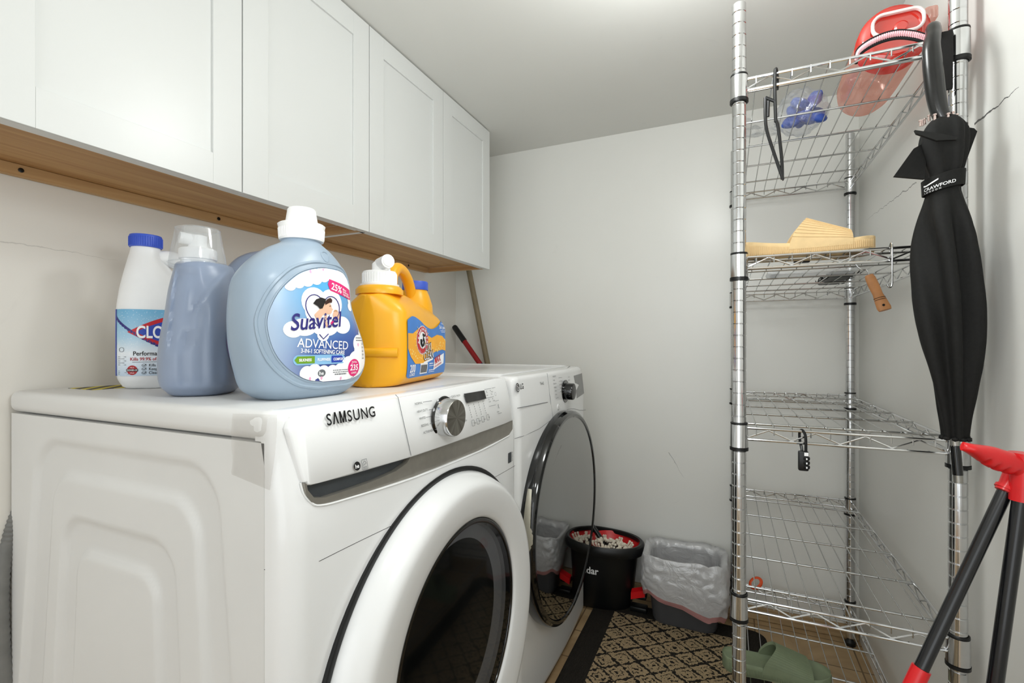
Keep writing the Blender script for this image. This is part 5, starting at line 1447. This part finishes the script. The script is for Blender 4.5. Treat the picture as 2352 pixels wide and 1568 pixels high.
# ruffled hem at the bottom
for k in range(10):
    a = 2*PI*k/10; c = U(2194, 1006); b.ball(c+Vector((.0185*math.cos(a), .017*math.sin(a), 0)), .0052, 1, (1, 1, .8))
cn = obj('canopy', b, UMBR, um, ang=70)
def flap(pts, dy, nm):
    b = MB(); P3 = [U(u, v, UY+q) for u, v, q in pts]; th = Vector((0, .003, 0))
    n = len(P3)
    b.rings([[p-th for p in P3], [p+th for p in P3]]); return obj(nm, b, UMBR, um, ang=30)
flap([(2052, 406, -.02), (2098, 342, -.018), (2120, 330, 0), (2126, 372, -.01), (2122, 412, -.02)], 0, 'canopy_flap')
flap([(2150, 282, .0), (2236, 296, .01), (2243, 303, .012), (2222, 360, .012), (2206, 402, .01), (2170, 400, .01)], 0, 'canopy_flap')
flap([(2100, 300, -.036), (2160, 308, -.05), (2198, 316, -.04), (2196, 322, -.046), (2150, 324, -.053), (2104, 308, -.040)], 0, 'canopy_flap')
b = MB(); R = []
for v, r in ((403, .0292), (404, .0306), (438, .0294), (439, .0280)):
    ring = []
    for k in range(48):
        a = 2*PI*k/48; c = U(2166, v); q = Vector((r*math.cos(a), r*.92*math.sin(a), 0)); q.z = q.x*.22; ring.append(c+q)
    R.append(ring)
b.rings(R, cap=(False, False)); strp = obj('tie_strap', b, UMBR, um)
c0_ = U(2166, 421)
def sf_(s, z, r=.0311):
    q = -PI/2+.15+s/.030
    return Vector((c0_.x+r*math.cos(q), c0_.y+r*.92*math.sin(q), c0_.z+z+r*math.cos(q)*.22))
b = MB()
put_text(b, 'CRAWFORD', (-.042, -.0085), .0078, sf_, bold=.012, sx=1.05); put_text(b, 'LONDON', (-.041, -.0130), .0040, sf_, spacing=1.8)
cr = [(-.043+.024*k/14, -.0005+.0050*(abs(k-3)/11)**1.4) for k in range(15)]
up_ = [(-.043+.024*k/14, .0018+.0052*(abs(k-3)/11)**1.2) for k in range(15)]
for k in range(14): put_poly(b, [cr[k], cr[k+1], up_[k+1], up_[k]], sf_)
obj('strap_lettering', b, PAPERW, strp, False)
# handle and shaft
b = MB()
HPx = curve([U(2168, 276), U(2158, 255), U(2150, 220), U(2145, 180), U(2141, 140), U(2140, 105)+Vector((0, .002, 0)), U(2143, 80)+Vector((.004, .012, .004)), U(2148, 62)+Vector((.006, .030, .014)), U(2156, 58)+Vector((.012, .060, .022)), U(2162, 68)+Vector((.018, .085, .014)), U(2166, 100)+Vector((.018, .1, .0)), U(2168, 150)+Vector((.018, .105, -.010))], 7)
n = len(HPx)
b.tube(HPx, [.0112+.0032*math.sin(PI*min(1, i/(n*.55))) - .001*smooth(.6, 1., i/n) for i in range(n)], 16)
obj('hook_handle', b, M('worn_black_grip', (20, 20, 19), .28, var=.3, scale=18, coat=.2), um)
b = MB(); b.tube([U(2192, 1000), U(2194, 1024)], .0075, 12); b.tube([U(2200, 1088), U(2201, 1108)], .0068, 12); obj('steel_collar', b, STEEL, um)
b = MB(); b.tube([U(2194, 1022), U(2200, 1090)], .0076, 14); obj('tip', b, GLOSSBLK, um)
for u, v in ((2114, 276), (2119, 275), (2124, 272), (2134, 264), (2147, 262), (2163, 258), (2169, 257), (2178, 260), (2189, 256), (2197, 262)):
    b = MB(); p = U(u, v+14, UY-.014+.028*random.random()); q = p+(U(u, v)-U(u, v+14)); q.y = p.y
    b.tube([p, p.lerp(q, .75), p.lerp(q, .78), q], [.0022, .0018, .003, .003], 8); obj('rib_tip', b, M('pinkish_metal', (226, 206, 200), .25, .9), um)

# black pouch behind the handle
b = MB(); q = at(2168, 140, 'y', .675)
b.box(.893, .911, .683, .690, 1.075+.475, 1.075+.585, .002)
single('black_pouch', b, M('black_fabric', (24, 22, 22), .8, var=.2, scale=150), 'flat black pouch hanging behind the umbrella handle', 'pouch')

# ------------------------------------------------------------------ red-handled tool
DT = .65
def T(u, v, d=DT):
    t = (u-1176)/F_PX; return CAM+Vector((-SY+CY*t, CY+SY*t, (HOR-v)/F_PX))*d
tl = thing('folding_stand', 'black tubular frame with a red scalloped grip by the right wall', 'folding frame', (T(2300, 1500).x, T(2300, 1500).y, 0))
b = MB()
A, Bq = T(2210, 1024), T(2440, 1092)
ax = (Bq-A).normalized(); upv = Vector((0, 0, 1))-ax*ax.z; upv.normalize(); sdv = ax.cross(upv)
R = []
N = 60
for i in range(N+1):
    f = i/N; p = A.lerp(Bq, f); w = .0115*min(1, .25+(f/.10)**.6) if f < .1 else .0115
    hh = (.006+.009*smooth(0, .35, f))
    sc = .0016*max(0, math.sin((f-.2)*N*1.05)) if .2 < f < .85 else 0
    ring = []
    for k in range(20):
        a = 2*PI*k/20; cc, s = math.cos(a), math.sin(a)
        z = s*hh; z -= .004*smooth(0, .4, f)
        if s < -.5: z += sc*2.2
        ring.append(p+sdv*(cc*w*(.85 if f < .04 else 1))+upv*z)
    R.append(ring)
b.rings(R); obj('grip', b, RED, tl, label='red scalloped grip')
b = MB(); b.tube([T(2352, 1040), T(2350, 1090), T(2347, 1150)], [.0155, .0138, .013], 20); b.tube([T(2326, 1086, .664), T(2316, 1112, .664), T(2306, 1128, .664)], [.0098, .0100, .0102], 18); b.tube([T(2313, 1118, .664), T(2309, 1124, .664)], .0122, 18)
obj('hub', b, RED, tl, label='red hub')
pa, pb = T(2322, 1100, .668), T(2108, 1552, .668)
b = MB(); b.tube([pa, pb], .0086, 18); obj('leg', b, TUBEBLK, tl)
d = (pb-pa).normalized(); b = MB(); b.tube([pb-d*.012, pb+d*.03], [.0112, .0112], 18); obj('joint_sleeve', b, RED, tl)
e = pb+d*.03; gnd = e+d*((e.z-.012)/-d.z)
b = MB(); b.tube([pb+d*.025, gnd], .0078, 18); lg = obj('leg', b, TUBEBLK, tl)
b = MB(); b.lathe([(.016, .0092), (.016, .03), (.011, .04)], (gnd.x, gnd.y, 0), 'z', 18); obj('rubber_foot', b, BLACK, lg)
pa, pb = T(2345, 1140), T(2286, 1568); d = (pb-pa).normalized(); gnd = pa+d*((pa.z-.01)/-d.z)
b = MB(); b.tube([pa, gnd], .0088, 18); lg = obj('leg', b, TUBEBLK, tl)
b = MB(); b.lathe([(.016, .0005), (.016, .03), (.011, .04)], (gnd.x, gnd.y, 0), 'z', 18); obj('rubber_foot', b, BLACK, lg)
